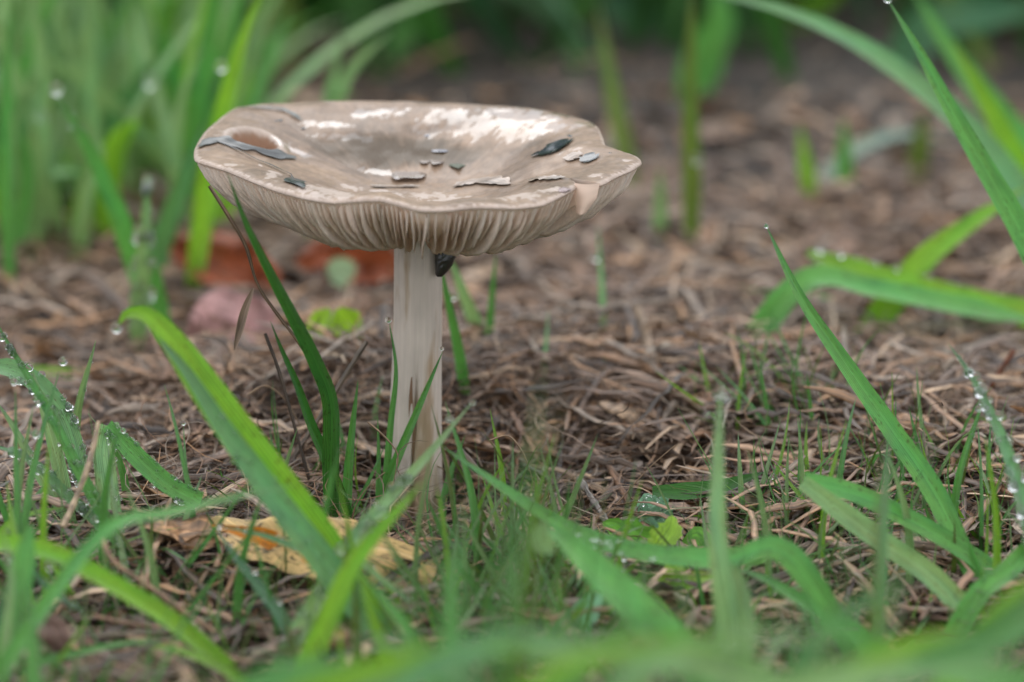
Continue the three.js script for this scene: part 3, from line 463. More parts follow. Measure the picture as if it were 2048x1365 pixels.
far.forEach(([l, c, w, z, p], i) => grass({ l, c, w, z, p, yaw: rr(-0.3, 0.3), fold: 0.2, ...(i >= 14 && i <= 19 || i === 5 || i === 9 ? { face: [0.1, 1, 0.55] } : {}), ...(i === 14 || i === 17 ? { prof: strip } : {}), ...(i >= 20 ? { air: false } : {}), dew: i === 14 ? [22, 3, 7, 0.5, 1, 0.8] : undefined }));

// ---------------------------------------------------------------- leaves
function leafSurface(name, o, mats) {
  const rb = ribbon({ ...o, air: true, cols: 15, seg: 44 }), root = group(name, rb.pts[0]);
  rb.g.translate(-rb.pts[0].x, -rb.pts[0].y, -rb.pts[0].z); mesh('leaf_blade', rb.g, mats, root); return { root, rb };
}
const leafTex = (r, g, b, sp) => tex(256, 256, (u, v) => {
  const rib = Math.abs(u - 0.5) < 0.018 ? 0.12 : 0, vein = sstep(0.90, 0.98, 1 - Math.abs(((v * 9 + Math.abs(u - 0.5) * 5) % 1) - 0.5) * 2) * 0.09, n = fbm(u * 9, v * 9, 3, 4), m = (fbm(u * 60, v * 60, 7, 2) - 0.5) * 0.08, s = sstep(0.70, 0.76, fbm(u * 34, v * 34, 17, 2)) * sp;
  const k = (0.88 + (n - 0.5) * 0.34 + rib + vein + m) * (1 - s * 0.6); return [r * k, g * k, b * k * (1 - s * 0.2)];
});
const flat = (map, tr = 0.15, rough = 0.5) => new THREE.MeshPhysicalMaterial({ map, roughness: tr ? 1 : rough, transmission: tr, thickness: 0, clearcoat: 0.25, clearcoatRoughness: 0.3, side: THREE.DoubleSide });
const tanMat = flat(leafTex(0.84, 0.70, 0.45, 0.9)), orangeMat = flat(leafTex(0.86, 0.52, 0.05, 0.8)), rustMat = flat(leafTex(0.58, 0.27, 0.09, 0.9), 0.2), pinkMat = flat(leafTex(0.70, 0.53, 0.51, 0.4), 0.1), brownMat = flat(leafTex(0.42, 0.19, 0.09, 0.3), 0.1), limeLeaf = flat(leafTex(0.62, 0.80, 0.15, 0.1), 0.5), greenLeaf = flat(leafTex(0.40, 0.66, 0.14, 0.3), 0.35), dustLeaf = flat(leafTex(0.46, 0.68, 0.50, 0.3), 0.3);
{
  const y = 0.0035, G = (u, v, l) => { const p = onGround(u, v, l); return p; };
  const { root } = leafSurface('dead_leaf', { p: [G(872, 1144, 0.007), G(800, 1120, 0.0095), G(700, 1090, 0.0115), G(590, 1064, 0.0115), G(480, 1044, 0.009), G(392, 1036, 0.005)], w: 205, face: [0.1, 1, 0.42], fold: -0.2, wave: 0.55, prof: (t) => 0.95 * Math.pow(Math.sin(Math.PI * clamp(0.09 + 0.91 * t)), 0.75) * (1 - 0.45 * sstep(0.45, 1, t)), edge: (t, s) => 1 + (noise(t * 16, s > 0 ? 3 : 9, 7) - 0.5) * 0.22 }, tanMat);
  tag(root, 'tan dead leaf lying at the foot of the mushroom with a curled orange edge', 'leaf');
  const c1 = ribbon({ p: [G(425, 1036, 0.011), G(480, 1048, 0.0135), G(530, 1060, 0.0145), G(560, 1074, 0.012)], w: 44, face: [0, 0.35, 1], air: true, prof: (t) => (0.05 + 1.05 * t) * Math.min(1, (1 - t) * 6 + 0.05), fold: 0.5, cols: 7 });
  c1.g.translate(-root.position.x, -root.position.y, -root.position.z + 0.004); const m = mesh('curled_edge', c1.g, orangeMat, root); m.userData.label = 'orange underside of the curled edge';
  const c2 = ribbon({ p: [G(606, 1098, 0.013), G(622, 1106, 0.013), G(646, 1116, 0.011)], w: 26, face: [0, 0.35, 1], air: true, prof: broad, fold: 0.3, cols: 5 });
  c2.g.translate(-root.position.x, -root.position.y, -root.position.z + 0.003); mesh('curled_edge', c2.g, orangeMat, root);
  const pc = new THREE.CatmullRomCurve3([G(800, 1128, 0.008), G(868, 1160, 0.005), G(960, 1168, 0.0035), G(1060, 1166, 0.003), G(1135, 1158, 0.003)].map((p) => p.sub(root.position)));
  mesh('leaf_stalk', new THREE.TubeGeometry(pc, 30, 0.0005, 8), strawMat(0.62, 0.40, 0.14), root);
}
{
  const a = leafSurface('dead_leaf', { p: [[800, 545], [740, 528], [680, 515], [590, 525]], z: [-0.16, -0.155], w: 105, face: [0.2, 0.5, 1], fold: 0.4, wave: 1.2, prof: broad }, rustMat); tag(a.root, 'rust-orange curled dead leaf on the litter behind the stem', 'leaf');
  const a2 = leafSurface('dead_leaf', { p: [[560, 565], [490, 540], [420, 515], [335, 485]], z: [-0.15, -0.16], w: 115, face: [-0.2, 0.5, 1], fold: 0.4, wave: 1.2, prof: broad }, rustMat); tag(a2.root, 'rust-orange curled dead leaf behind the thin dark stalk', 'leaf');
  const b = leafSurface('dead_leaf', { p: [[690, 605], [620, 595], [520, 585], [420, 570]], z: -0.165, w: 60, face: [0, 0.5, 1], fold: 0.3, wave: 0.5, prof: broad }, brownMat); tag(b.root, 'dark reddish brown dead leaf under the rust-orange one', 'leaf');
  const c = leafSurface('dead_leaf', { p: [[455, 742], [462, 690], [475, 640], [490, 590]], z: [-0.095, -0.105], w: 185, face: [0.15, 0.6, 1], fold: 0.15, wave: 0.5, prof: (t) => Math.pow(Math.sin(Math.PI * clamp(0.2 + 0.72 * t)), 0.5) }, pinkMat); tag(c.root, 'pale pink dead leaf propped up behind the dark twig', 'leaf');
  const d = leafSurface('green_leaf', { p: [[705, 775], [702, 720], [694, 665], [676, 618]], z: [-0.075, -0.065], w: 70, face: [0.2, 0.3, 1], fold: 0.15, prof: strip }, limeLeaf); tag(d.root, 'translucent lime leaf standing behind the stem', 'leaf');
  const d2 = leafSurface('green_leaf', { p: [[640, 770], [628, 720], [630, 670], [660, 620]], z: [-0.07, -0.066], w: 50, face: [-0.5, 0.3, 0.9], fold: 0.2, prof: strip }, limeLeaf); tag(d2.root, 'yellow-lit lime leaf turned edgeways beside the translucent one', 'leaf');
  const e = leafSurface('green_leaf', { p: [[705, 765], [735, 745], [768, 735]], z: -0.06, w: 42, face: [0, 0.6, 1], prof: broad }, limeLeaf); tag(e.root, 'small yellow-green leaf low behind the stem', 'leaf');
  const f = leafSurface('green_leaf', { p: [[1380, 545], [1405, 535], [1440, 545]], z: -0.19, w: 36, face: [0, 0.8, 0.8], prof: broad }, limeLeaf); tag(f.root, 'small yellow leaf at the foot of the straight stalk', 'leaf');
  const g = leafSurface('green_leaf', { p: [[1520, 715], [1570, 735], [1625, 755]], z: -0.1, w: 46, face: [0, 1, 0.7], prof: broad }, limeLeaf); tag(g.root, 'lime leaf scrap lying on the straw by the long plain blade', 'leaf');
  const h = leafSurface('green_leaf', { p: [[1820, 768], [1845, 756], [1875, 740]], z: -0.07, w: 30, face: [0, 1, 0.7], prof: broad }, limeLeaf); tag(h.root, 'tiny lime leaf scrap between the two leaning blades', 'leaf');
  const i = leafSurface('green_leaf', { p: [[660, 560], [684, 545], [705, 560]], z: -0.15, w: 60, face: [0, 0.3, 1], prof: broad }, flat(leafTex(0.66, 0.78, 0.58, 0.1), 0.4)); tag(i.root, 'pale green leaf lit from behind beside the rust-orange leaf', 'leaf');
  const j = leafSurface('dead_leaf', { p: [[880, 540], [960, 548], [1050, 556]], z: -0.19, w: 70, face: [0, 1, 0.5], wave: 0.5, prof: broad }, strawMat(0.42, 0.24, 0.14)); tag(j.root, 'tan crumpled dead leaf on the litter beside the stem', 'leaf');
  const k = leafSurface('dead_leaf', { p: [[75, 1230], [110, 1270], [125, 1320]], z: 0.10, w: 60, face: [-0.3, 0.8, 0.7], wave: 0.3, prof: broad }, strawMat(0.40, 0.25, 0.22)); tag(k.root, 'curled mauve-brown dead leaf low before the litter', 'leaf');
}
{ // leafy weed, ragged leaves
  const root = group('leafy_weed', onGround(1330, 1150)), O = root.position;
  tag(root, 'low leafy weed with ragged bright leaves beside the drop-laden arched blade', 'weed');
  const rag = (k) => (t, s) => 1 + (noise(t * 18 + k, s > 0 ? 2 : 8, 4) - 0.5) * 0.5;
  const add = (p, z, w, mat, face, o = {}) => { const rb = ribbon({ p, z, w, face, air: true, cols: 9, seg: 30, prof: broad, fold: 0.35, wave: 0.5, edge: rag(w), ...o }); rb.g.translate(-O.x, -O.y, -O.z); mesh('leaf', rb.g, mat, root); return rb; };
  add([[1340, 1120], [1290, 1085], [1240, 1062], [1205, 1045]], [0.045, 0.04], 64, greenLeaf, [0, 0.6, 0.8]);
  const dl = add([[1350, 1060], [1325, 1040], [1300, 1018], [1288, 988]], [0.03, 0.02], 66, dustLeaf, [-0.5, 0.6, 0.7], { fold: 0.1 });
  add([[1300, 1110], [1320, 1085], [1340, 1060], [1346, 1032]], [0.05, 0.045], 54, limeLeaf, [0.2, 0.5, 0.9]);
  add([[1450, 1160], [1480, 1130], [1520, 1110], [1562, 1094]], [0.06, 0.05], 50, greenLeaf, [-0.2, 0.7, 0.7], { edge: rag(3) });
  add([[1310, 1180], [1370, 1165], [1430, 1150], [1480, 1140]], [0.06, 0.055], 90, limeLeaf, [0, 1, 0.6]);
  add([[1370, 1100], [1390, 1080], [1410, 1110], [1440, 1140]], [0.04, 0.045], 60, greenLeaf, [0, 0.9, 0.6]);
  add([[1260, 1210], [1300, 1170], [1330, 1150]], [0.06, 0.055], 60, greenLeaf, [0, 1, 0.7]);
  const gs = []; for (let k = 0; k < 130; k++) { const q = dl.at(rr(0.15, 0.95), rr(-0.95, 0.95), 0.0002), r = (1 + 2.6 * rnd() ** 2) * 0.00009; gs.push(beadGeo.clone().scale(r, r, r).translate(q.p.x - O.x, q.p.y - O.y, q.p.z - O.z)); }
  const b = mesh('dew_beads', mergeGeometries(gs), water, root); b.userData.kind = 'stuff';
  const st = new THREE.CatmullRomCurve3([atZ(1330, 1160, 0.05), atZ(1355, 1175, 0.055), atZ(1385, 1220, 0.06)].map((p) => p.sub(O))); mesh('stalk', new THREE.TubeGeometry(st, 14, 0.0011, 8), strawMat(0.45, 0.5, 0.16), root);
  const r2 = leafSurface('green_leaf', { p: [[1180, 1300], [1160, 1255], [1178, 1215], [1205, 1190]], z: [0.085, 0.075], w: 62, face: [-0.3, 0.4, 1], prof: broad, fold: 0.1 }, dustLeaf); tag(r2.root, 'rounded blue-green leaf low in front of the leafy weed', 'leaf');
}

// ---------------------------------------------------------------- stalks, twigs, straws picked out one by one
function strand(name, label, cat, p, z, w, mat, grp, o = {}) {
  let pts; if (p[0].isVector3) pts = p; else { const n = p.length; pts = p.map((q, i) => q.length > 2 ? atZ(...q) : atZ(q[0], q[1], Array.isArray(z) ? lerp(z[0], z[1], i / (n - 1)) : z)); }
  if (o.root) { const a = pts[0], d = a.clone().sub(pts[1]).normalize(), k = (a.y - ground(a.x, a.z)) / Math.max(0.4, -d.y), q = a.clone().addScaledVector(d, k); q.y = ground(q.x, q.z) - 0.001; pts = [q, ...pts]; }
  for (const q of pts) if (!o.free) q.y = Math.max(q.y, ground(q.x, q.z) + 0.0006);
  const O = pts[0].clone(), c = new THREE.CatmullRomCurve3(pts.map((q) => q.clone().sub(O)), false, 'centripetal'), r = w * pxSize(pts[0]) / 2, NS = o.seg ?? 28, g = new THREE.TubeGeometry(c, NS, r, 7, false), P = g.attributes.position;
  for (let i = 0; i <= NS; i++) { const t = i / NS, ce = c.getPointAt(t), k = (o.taper ? lerp(1, o.taper, t) : 1) * (1 + (noise(t * 14, w, 3) - 0.5) * (o.rough ?? 0.35)); for (let j = 0; j <= 7; j++) { const q = i * 8 + j; P.setXYZ(q, ce.x + (P.getX(q) - ce.x) * k, ce.y + (P.getY(q) - ce.y) * k, ce.z + (P.getZ(q) - ce.z) * k); } }
  g.computeVertexNormals(); const m = mesh(name, g, mat, scene); m.position.copy(O); return tag(m, label, cat, grp);
}
const bark = strawMat(0.10, 0.07, 0.05), greyTwig = strawMat(0.22, 0.17, 0.13);
strand('dry_stalk', 'thin dark stalk slanting down from the cap margin', 'stalk', [[418, 372], [455, 430], [490, 490], [515, 570], [555, 630], [600, 690], [645, 765]], [0.02, 0.022], 8, strawMat(0.16, 0.10, 0.05), null, { free: true, taper: 0.7 });
{ const rb = ribbon({ p: [[506, 578], [490, 620], [478, 665], [468, 702]], z: 0.021, w: 17, air: true, fold: 0.5, prof: broad }); const m = mesh('seed_husk', rb.g.translate(-rb.pts[0].x, -rb.pts[0].y, -rb.pts[0].z), strawMat(0.34, 0.24, 0.17)); m.position.copy(rb.pts[0]); tag(m, 'pointed brown husk hanging by the thin dark stalk', 'husk'); }
strand('twig', 'grey-brown twig poking up behind the short blades', 'twig', [[660, 802], [690, 752], [715, 712], [733, 684]], 0.0, 11, greyTwig, null, { free: true, rough: 0.6, root: true });
strand('twig', 'short dark forked twig beside the dark twisted blade', 'twig', [[560, 752], [548, 715], [538, 690], [530, 668]], 0.01, 7, bark, null, { free: true, root: true });
strand('twig', 'grey weathered stick leaning in the straw near the weed', 'twig', [[1158, 958], [1175, 985], [1195, 1015], [1213, 1045]], [0.015, 0.03], 14, strawMat(0.30, 0.27, 0.25), null, { free: true, rough: 0.8 });
strand('twig', 'dark broken twig crossing the grey weathered stick', 'twig', [[1155, 975], [1165, 1010], [1172, 1050]], 0.02, 10, bark, null, { free: true });
strand('dry_stalk', 'red-brown stalk leaning behind the dew-studded blade', 'stalk', [[2030, 700], [2000, 745], [1975, 790]], -0.04, 11, strawMat(0.26, 0.08, 0.03), null, { free: true });
strand('dry_stalk', 'flat brown straw standing against the ribbed pale blade', 'stalk', [[197, 843], [180, 920], [150, 1000], [125, 1055]], [0.05, 0.06], 9, STRAW[2], null, { free: true, taper: 1.4 });
strand('dry_stalk', 'long jointed brown stalk lying behind the long fresh blade', 'stalk', [[205, 1078], [222, 1118], [300, 1175], [370, 1225], [430, 1265]], [0.075, 0.085], 10, STRAW[0], null, { free: true });
strand('dry_stalk', 'dark level stalk behind the tuft of dewy blades', 'stalk', [[50, 970], [120, 978], [190, 981], [256, 984]], 0.02, 6, bark, null, { free: true });
strand('dry_stalk', 'thick straw running out from under the tan leaf', 'stalk', [[245, 1098], [300, 1086], [360, 1076], [440, 1064]], 0.05, 15, STRAW[0], null, { free: true });
strand('dry_stalk', 'grey straw lying level below the long fresh blade', 'stalk', [[130, 1276], [220, 1272], [300, 1266], [380, 1262]], 0.088, 13, strawMat(0.24, 0.19, 0.12), null, { free: true });
strand('dry_stalk', 'orange-brown straw slanting level in the front litter', 'stalk', [[185, 1232], [240, 1245], [320, 1256]], 0.086, 9, STRAW[1], null, { free: true });
strand('dry_stalk', 'chalky splintered straw by the hair-thin blade', 'stalk', [[372, 1152], [392, 1180], [414, 1212]], 0.05, 15, STRAW[2], null, { free: true, rough: 0.7 });
strand('dry_stalk', 'pale straw bent up in the straw heap behind', 'stalk', [[1140, 722], [1170, 700], [1205, 675], [1222, 662]], -0.1, 13, STRAW[2], null, { free: true });
strand('dry_stalk', 'looped tan straw standing in the straw heap', 'stalk', [[1115, 830], [1112, 790], [1128, 758], [1160, 785], [1190, 815]], -0.06, 11, STRAW[0], null, { free: true });
strand('dry_stalk', 'upright bent straw behind the tiny leaf scrap', 'stalk', [[1470, 610], [1490, 660], [1505, 710]], -0.12, 20, STRAW[2], null, { free: true });
strand('dry_stalk', 'mauve straw upright behind the dew-studded blade', 'stalk', [[1845, 1010], [1855, 930], [1842, 860]], 0.01, 12, STRAW[4], null, { free: true });
const hair = strawMat(0.42, 0.28, 0.17);
for (const [l, p, z] of [
  ['curled rootlet drooping beside the stem', [[735, 845], [765, 870], [795, 910], [790, 950], [780, 1000]], 0.02],
  ['hair-thin fibre arching in the straw by the stem', [[978, 882], [1015, 872], [1045, 905], [1062, 950], [1080, 1010]], 0.02],
  ['hair-thin fibre looping over the leafy weed', [[1190, 1052], [1200, 1028], [1240, 1018], [1275, 1030], [1290, 1050]], 0.05],
  ['long straight fibre rising toward the long plain blade', [[1205, 1045], [1250, 990], [1300, 935], [1352, 890]], 0.02],
  ['fine fibre at the foot of the stem crossing the tan leaf', [[700, 1060], [712, 1010], [740, 970], [770, 945]], 0.025],
  ['curled fibre loop at the foot of the stem', [[840, 1040], [860, 1052], [880, 1050], [905, 1070], [920, 1100]], 0.02],
  ['fine fibre arching over the litter mound', [[495, 790], [530, 772], [570, 800], [600, 850]], 0.0],
  ['pale fibre curled at the tip of the tan leaf', [[255, 1012], [270, 1022], [300, 1026]], 0.045],
]) strand('fibre', l, 'fibre', p, z, 4, hair, 'fine loose fibres in the litter', { free: true, taper: 0.4 });

// ---------------------------------------------------------------- things stuck on the cap
function onCapStrip(name, label, cat, px, w, mat, o = {}) {
  const pts = px.map(([u, v]) => onCap(u, v, 0.0007)), rb = ribbon({ p: pts, w, face: [0, 1, 0.12], air: true, fold: o.fold ?? -0.15, wave: o.wave ?? 0.25, prof: o.prof ?? strip, cols: 7, seg: 36, edge: (t, s) => 1 + (noise(t * 15 + w, s > 0 ? 1 : 5, 3) - 0.5) * 0.9 });
  const Q = rb.g.attributes.position; for (let i = 0; i < Q.count; i++) { const x = Q.getX(i), z = Q.getZ(i), inside = Math.hypot(x - CC.x, z - CC.z) < rimR(Math.atan2(z - CC.z, x - CC.x)) * 0.995; Q.setY(i, (inside ? Math.max(capTop(x, z), capTop(x, z, true)) : Math.min(Q.getY(i), capPlane(x, z) - 0.0005)) + 0.00025 + 0.0003 * noise(x * 500, z * 500, 5) * (o.rise ?? 1)); }
  rb.g.computeVertexNormals(); rb.g.translate(-pts[0].x, -pts[0].y, -pts[0].z); const m = mesh(name, rb.g, mat); m.position.copy(pts[0]); return tag(m, label, cat);
}
const deadTex = tex(64, 128, (u, v) => { const b = 0.25 + (noise(u * 30, v * 8, 3) - 0.5) * 0.2 + (fbm(u * 5, v * 20, 7, 3) - 0.5) * 0.28; return [b, b * 1.02, b * 1.0]; });
const deadBlade = new THREE.MeshStandardMaterial({ map: deadTex, roughness: 0.35, side: THREE.DoubleSide }), deadDark = new THREE.MeshStandardMaterial({ map: deadTex, color: lin(0.55, 0.6, 0.7), roughness: 0.25, side: THREE.DoubleSide }), greenDead = new THREE.MeshStandardMaterial({ map: deadTex, color: lin(0.8, 0.95, 0.85), roughness: 0.4, side: THREE.DoubleSide });
onCapStrip('dead_grass_strip', 'grey rotten grass strip stuck across the cap margin below the pit', 'grass strip', [[396, 290], [430, 275], [470, 284], [520, 296], [560, 306], [592, 311]], 26, deadBlade);
onCapStrip('dead_grass_strip', 'thin dark grass thread ending in a crumpled grey wad', 'grass strip', [[430, 277], [470, 292], [505, 312], [540, 326], [570, 340], [590, 356], [607, 372]], 24, deadDark, { wave: 0.9, prof: (t) => 0.22 + sstep(0.7, 0.85, t) * 1.3 * Math.min(1, (1 - t) * 7) });
onCapStrip('dead_grass_strip', 'slim dark strip lying over the far cap margin', 'grass strip', [[476, 211], [520, 211], [560, 216], [590, 227], [604, 238]], 9, greenDead);
onCapStrip('bark_flake', 'blue-black wet flake stuck on the cap', 'flake', [[1062, 308], [1085, 301], [1112, 290], [1136, 284]], 110, new THREE.MeshStandardMaterial({ map: deadTex, color: lin(0.35, 0.40, 0.55), roughness: 0.16, side: THREE.DoubleSide }), { prof: (t) => 0.08 + 0.9 * t * Math.min(1, (1 - t) * 6), fold: 0.1, wave: 0.12 });
onCapStrip('bark_flake', 'small dark crumb beside the wet flake on the cap', 'flake', [[1160, 319], [1176, 314], [1192, 313]], 46, deadDark, { prof: broad });
const mucus = new THREE.MeshPhysicalMaterial({ color: lin(0.42, 0.34, 0.29), roughness: 0.12, transmission: 0.5, ior: 1.35, thickness: 0.0006, clearcoat: 0.4, clearcoatRoughness: 0.08 });
const peelMat = new THREE.MeshStandardMaterial({ color: lin(0.50, 0.39, 0.32), map: strawTex, roughness: 0.3, side: THREE.DoubleSide });
for (const [l, px, w] of [['pinkish torn skin flap on the front of the cap', [[905, 368], [950, 358], [990, 358], [1020, 364]], 60], ['long pink skin scrap by the split in the cap margin', [[1056, 356], [1090, 351], [1130, 350]], 34], ['pink skin scrap low on the front of the cap', [[740, 366], [790, 368], [840, 368]], 34], ['tan pulp lump beside the wet flake', [[1135, 318], [1150, 308], [1165, 304]], 60]])
  onCapStrip('skin_scrap', l, 'skin scrap', px, w * 0.55, peelMat, { fold: -0.1, wave: 0.08 });
function blob(name, label, cat, u, v, wpx, dpx, mat, hgt = 0.4) {
  const p = onCap(u, v), s = pxSize(p), g = new THREE.SphereGeometry(1, 24, 16), P = g.attributes.position;
  for (let i = 0; i < P.count; i++) { const k = 1 + (fbm(P.getX(i) * 2 + u, P.getZ(i) * 2 + v + P.getY(i), 3, 2) - 0.5) * 1.3; P.setXYZ(i, P.getX(i) * k * wpx * s / 2, P.getY(i) * k * hgt * 0.45 * wpx * s / 2, P.getZ(i) * k * dpx * s / 2); }
  g.computeVertexNormals(); const m = mesh(name, g, mat); m.position.copy(p); m.position.y -= hgt * 0.09 * wpx * s; return tag(m, label, cat);
}
blob('water_puddle', 'large glossy blob of water in the middle of the cap', 'water', 815, 344, 60, 110, mucus, 0.12);
blob('water_puddle', 'small glossy bead of water behind the large blob on the cap', 'water', 872, 320, 28, 60, mucus, 0.14);
blob('water_puddle', 'flat wet patch beside the small bead on the cap', 'water', 848, 320, 24, 50, mucus, 0.12);
blob('dark_crumb', 'blue-grey crumb in the sunken middle of the cap', 'crumb', 882, 300, 28, 34, new THREE.MeshStandardMaterial({ color: lin(0.13, 0.13, 0.15), roughness: 0.25 }), 0.3);
blob('dark_crumb', 'tiny blue-grey crumb on the far slope of the cap', 'crumb', 854, 270, 15, 20, new THREE.MeshStandardMaterial({ color: lin(0.18, 0.18, 0.2), roughness: 0.35 }), 0.5);
blob('dark_crumb', 'round black speck on the cap near the pit', 'crumb', 606, 256, 11, 16, deadDark, 0.8);
blob('dark_crumb', 'flat dark speck on the cap under the slim strip', 'crumb', 556, 240, 18, 24, deadDark, 0.3);
blob('dark_crumb', 'dark grain on the cap beyond the wet flake', 'crumb', 1142, 271, 12, 20, deadDark, 0.4);
blob('dark_crumb', 'dark grain near the torn corner of the cap', 'crumb', 1222, 305, 14, 18, deadDark, 0.4);
blob('dark_crumb', 'purplish crumb on the front edge of the cap by the split', 'crumb', 1126, 378, 24, 40, new THREE.MeshStandardMaterial({ color: lin(0.25, 0.18, 0.17), roughness: 0.3 }), 0.4);
blob('moss_crumb', 'dark olive crumb of moss on the cap', 'crumb', 918, 328, 36, 60, new THREE.MeshStandardMaterial({ color: lin(0.06, 0.07, 0.04), roughness: 0.6 }), 0.22);

// slug hanging under the cap beside the stem
{
  const a = atZ(879, 553, 0.0035), b = atZ(882, 470, 0.002), NSg = 30;
  const g = grid(28, NSg, (i, j) => { const t = j / (NSg - 1), w = Math.pow(Math.sin(Math.PI * clamp(0.03 + t * 0.62)), 0.55) * 0.00195, an = i / 28 * 2 * Math.PI, k = 1 + 0.05 * Math.sin(an * 12 + Math.sin(t * 22) * 1.4) + (noise(an * 4, t * 22, 3) - 0.5) * 0.1; return [lerp(a.x, b.x, t) + Math.cos(an) * w * k - a.x + 0.0009 * Math.sin(t * 3), lerp(a.y, b.y, t) - a.y, lerp(a.z, b.z, t) + Math.sin(an) * w * k - a.z, i / 28, t]; }, true);
  const m = mesh('slug', g, new THREE.MeshPhysicalMaterial({ color: lin(0.012, 0.011, 0.009), roughness: 0.4, clearcoat: 0.6, clearcoatRoughness: 0.2, side: THREE.DoubleSide })); m.position.copy(a);
  tag(m, 'small black slug hanging under the gills beside the stem', 'slug');
}

// ---------------------------------------------------------------- water drops big enough to count
const px = (u, v, z) => atZ(u, v, z);
const tipLabel = 'clear round water drop clinging to a grass blade';
for (const [u, v, z, d, l] of [
  [125, 723, 0.0405, 18, 'round drop balanced on the needle-thin blade'], [58, 736, 0.0205, 16, 'drop at the tip of the broad pale blade in the tuft'], [27, 764, 0.0505, 15, 'drop beside the point of the straight slim blade'],
  [71, 868, 0.056, 19, 'large drop on the side of the needle-thin blade'], [141, 895, 0.045, 15, 'drop low on the long slender dewy blade'], [232, 656, 0.063, 22, 'drop hanging at the bend of the broad bright blade'], [366, 846, 0.031, 11, 'drop on the short hair-thin blade'],
  [246, 862, 0.037, 11, 'drop on the dark folded end of the ribbed blade'], [776, 641, 0.0072, 13, 'drop on the tip of the blade hugging the stem'], [884, 698, 0.0125, 9, 'drop on the tip of the blade across the stem'], [905, 590, -0.06, 22, 'bright drop behind the stem on a soft blade'],
  [945, 806, 0.055, 14, 'drop on the tip of the dewy blade across the stem'], [900, 838, 0.061, 17, 'drop below the tip of the dewy blade across the stem'], [1193, 512, -0.105, 22, 'drop near the tip of the long thin blade'], [1533, 452, 0.001, 10, 'drop at the tip of the long plain blade'],
  [1453, 795, 0.087, 15, 'bright drop near the tip of the tall pale blade'], [1433, 792, 0.087, 13, 'second drop near the tip of the tall pale blade'], [1958, 817, 0.056, 13, 'largest drop on the edge of the dew-studded blade'], [1970, 778, 0.053, 11, 'drop on the far edge of the dew-studded blade'],
  [820, 1216, 0.082, 17, 'bright drop at the end of the drooping blade'], [442, 132, -0.125, 24, 'drop on the bright lime blade behind the cap'], [112, 178, -0.105, 26, 'drop at the tip of the dark slanting rear blade'], [80, 232, -0.18, 26, 'bright drop on the tall light rear blade'], [299, 162, -0.2, 28, 'drop on the sheened rear blade'],
  [1776, -2, -0.03, 16, 'drop at the tip of the crisp climbing blade'], [1396, 318, -0.19, 22, 'drop on the straight stalk behind the mushroom'], [1545, 955, 0.0205, 9, 'drop at the tip of the narrow sprout above the weed'], [680, 1098, 0.092, 22, 'wide drop at the crossing of the front blades'], [145, 1124, 0.099, 17, 'drop under the edge of the long fresh blade'], [15, 1118, 0.10, 18, 'drop below the long fresh blade by the tuft'],
  [97, 1132, 0.099, 18, 'drop hanging under the long fresh blade near its bend'],
]) dropAt(px(u, v, z), d / 2, l);
for (const [u, v, d] of [[1158, 1070, 11], [1167, 1086, 15], [1190, 1080, 17], [1205, 1085, 13], [1190, 1094, 8], [1217, 1084, 10], [1221, 1093, 11], [1215, 1106, 8], [1240, 1083, 13], [1240, 1107, 10], [1304, 1118, 16]]) { const z = lerp(0.085, 0.055, clamp((1560 - u) / 700)); dropAt(px(u, v, z + 0.0022), d / 2, 'oval drop lying on the arched blade before the weed', 'oval drops on the arched blade'); }
const dropGeo = new THREE.SphereGeometry(1, 24, 16);
for (const d of drops) { const m = mesh('water_drop', dropGeo, water); m.position.copy(d.p); m.scale.setScalar(d.r * pxSize(d.p)); if (d.grp) m.scale.y *= 0.6; tag(m, d.label, 'water drop', d.grp ?? 'water drops on the grass'); }

// ---------------------------------------------------------------- straw litter
function strawGeo(kind) {
  const r = mulberry(kind * 77 + 5), n = 10, pts = []; let a = (r() - 0.5) * 0.4, x = 0, z = 0, y = 0;
  const bend = kind > 15 ? [0.5, -0.8, 0.3, 1.0, 0.1, 0.2][kind - 16] : [0.02, 0.18, -0.3, 0.05, 0.5, -0.12, 0.3, 0.0][kind % 8], kink = kind % 3 === 0 ? Math.floor(3 + r() * 4) : -1;
  for (let i = 0; i <= n; i++) { pts.push([x, y + 0.05 * Math.sin(i / n * Math.PI) * r(), z]); a += bend * 0.4 + (r() - 0.5) * 0.14 + (i === kink ? (r() - 0.5) * 1.8 : 0); x += Math.cos(a) / n; z += Math.sin(a) / n; y += (r() - 0.5) * 0.03; }
  const hw = kind > 19 ? [0.17, 0.26][kind - 20] : kind > 15 ? 0.0045 : [0.009, 0.015, 0.006, 0.020, 0.005, 0.011, 0.007, 0.027][kind % 8], th = kind > 19 ? 0.06 : 0.13, tw = (r() - 0.5) * 2.5;
  return grid(6, n + 1, (i, j) => {
    const p = pts[j], q = pts[Math.min(n, j + 1)], o = pts[Math.max(0, j - 1)], dx = q[0] - o[0], dz = q[2] - o[2], l = Math.hypot(dx, dz) || 1, an = i / 6 * 2 * Math.PI, ro = tw * j / n, w = hw * Math.min(1, 0.35 + j / n * 5) * Math.min(1, 0.2 + (1 - j / n) * 4);
    const cx = Math.cos(an) * w, cy = Math.sin(an) * w * th, ax = cx * Math.cos(ro) - cy * Math.sin(ro), ay = cx * Math.sin(ro) + cy * Math.cos(ro);
    return [p[0] - 0.5 - dz / l * ax, p[1] + ay, p[2] + dx / l * ax, i / 6, j / n];
  }, true);
}
const SG = Array.from({ length: 22 }, (_, k) => strawGeo(k));
const tints = [[0.44, 0.27, 0.165], [0.33, 0.19, 0.115], [0.56, 0.40, 0.27], [0.22, 0.135, 0.09], [0.38, 0.30, 0.235], [0.13, 0.085, 0.06], [0.46, 0.26, 0.13], [0.30, 0.21, 0.155], [0.10, 0.07, 0.055]];
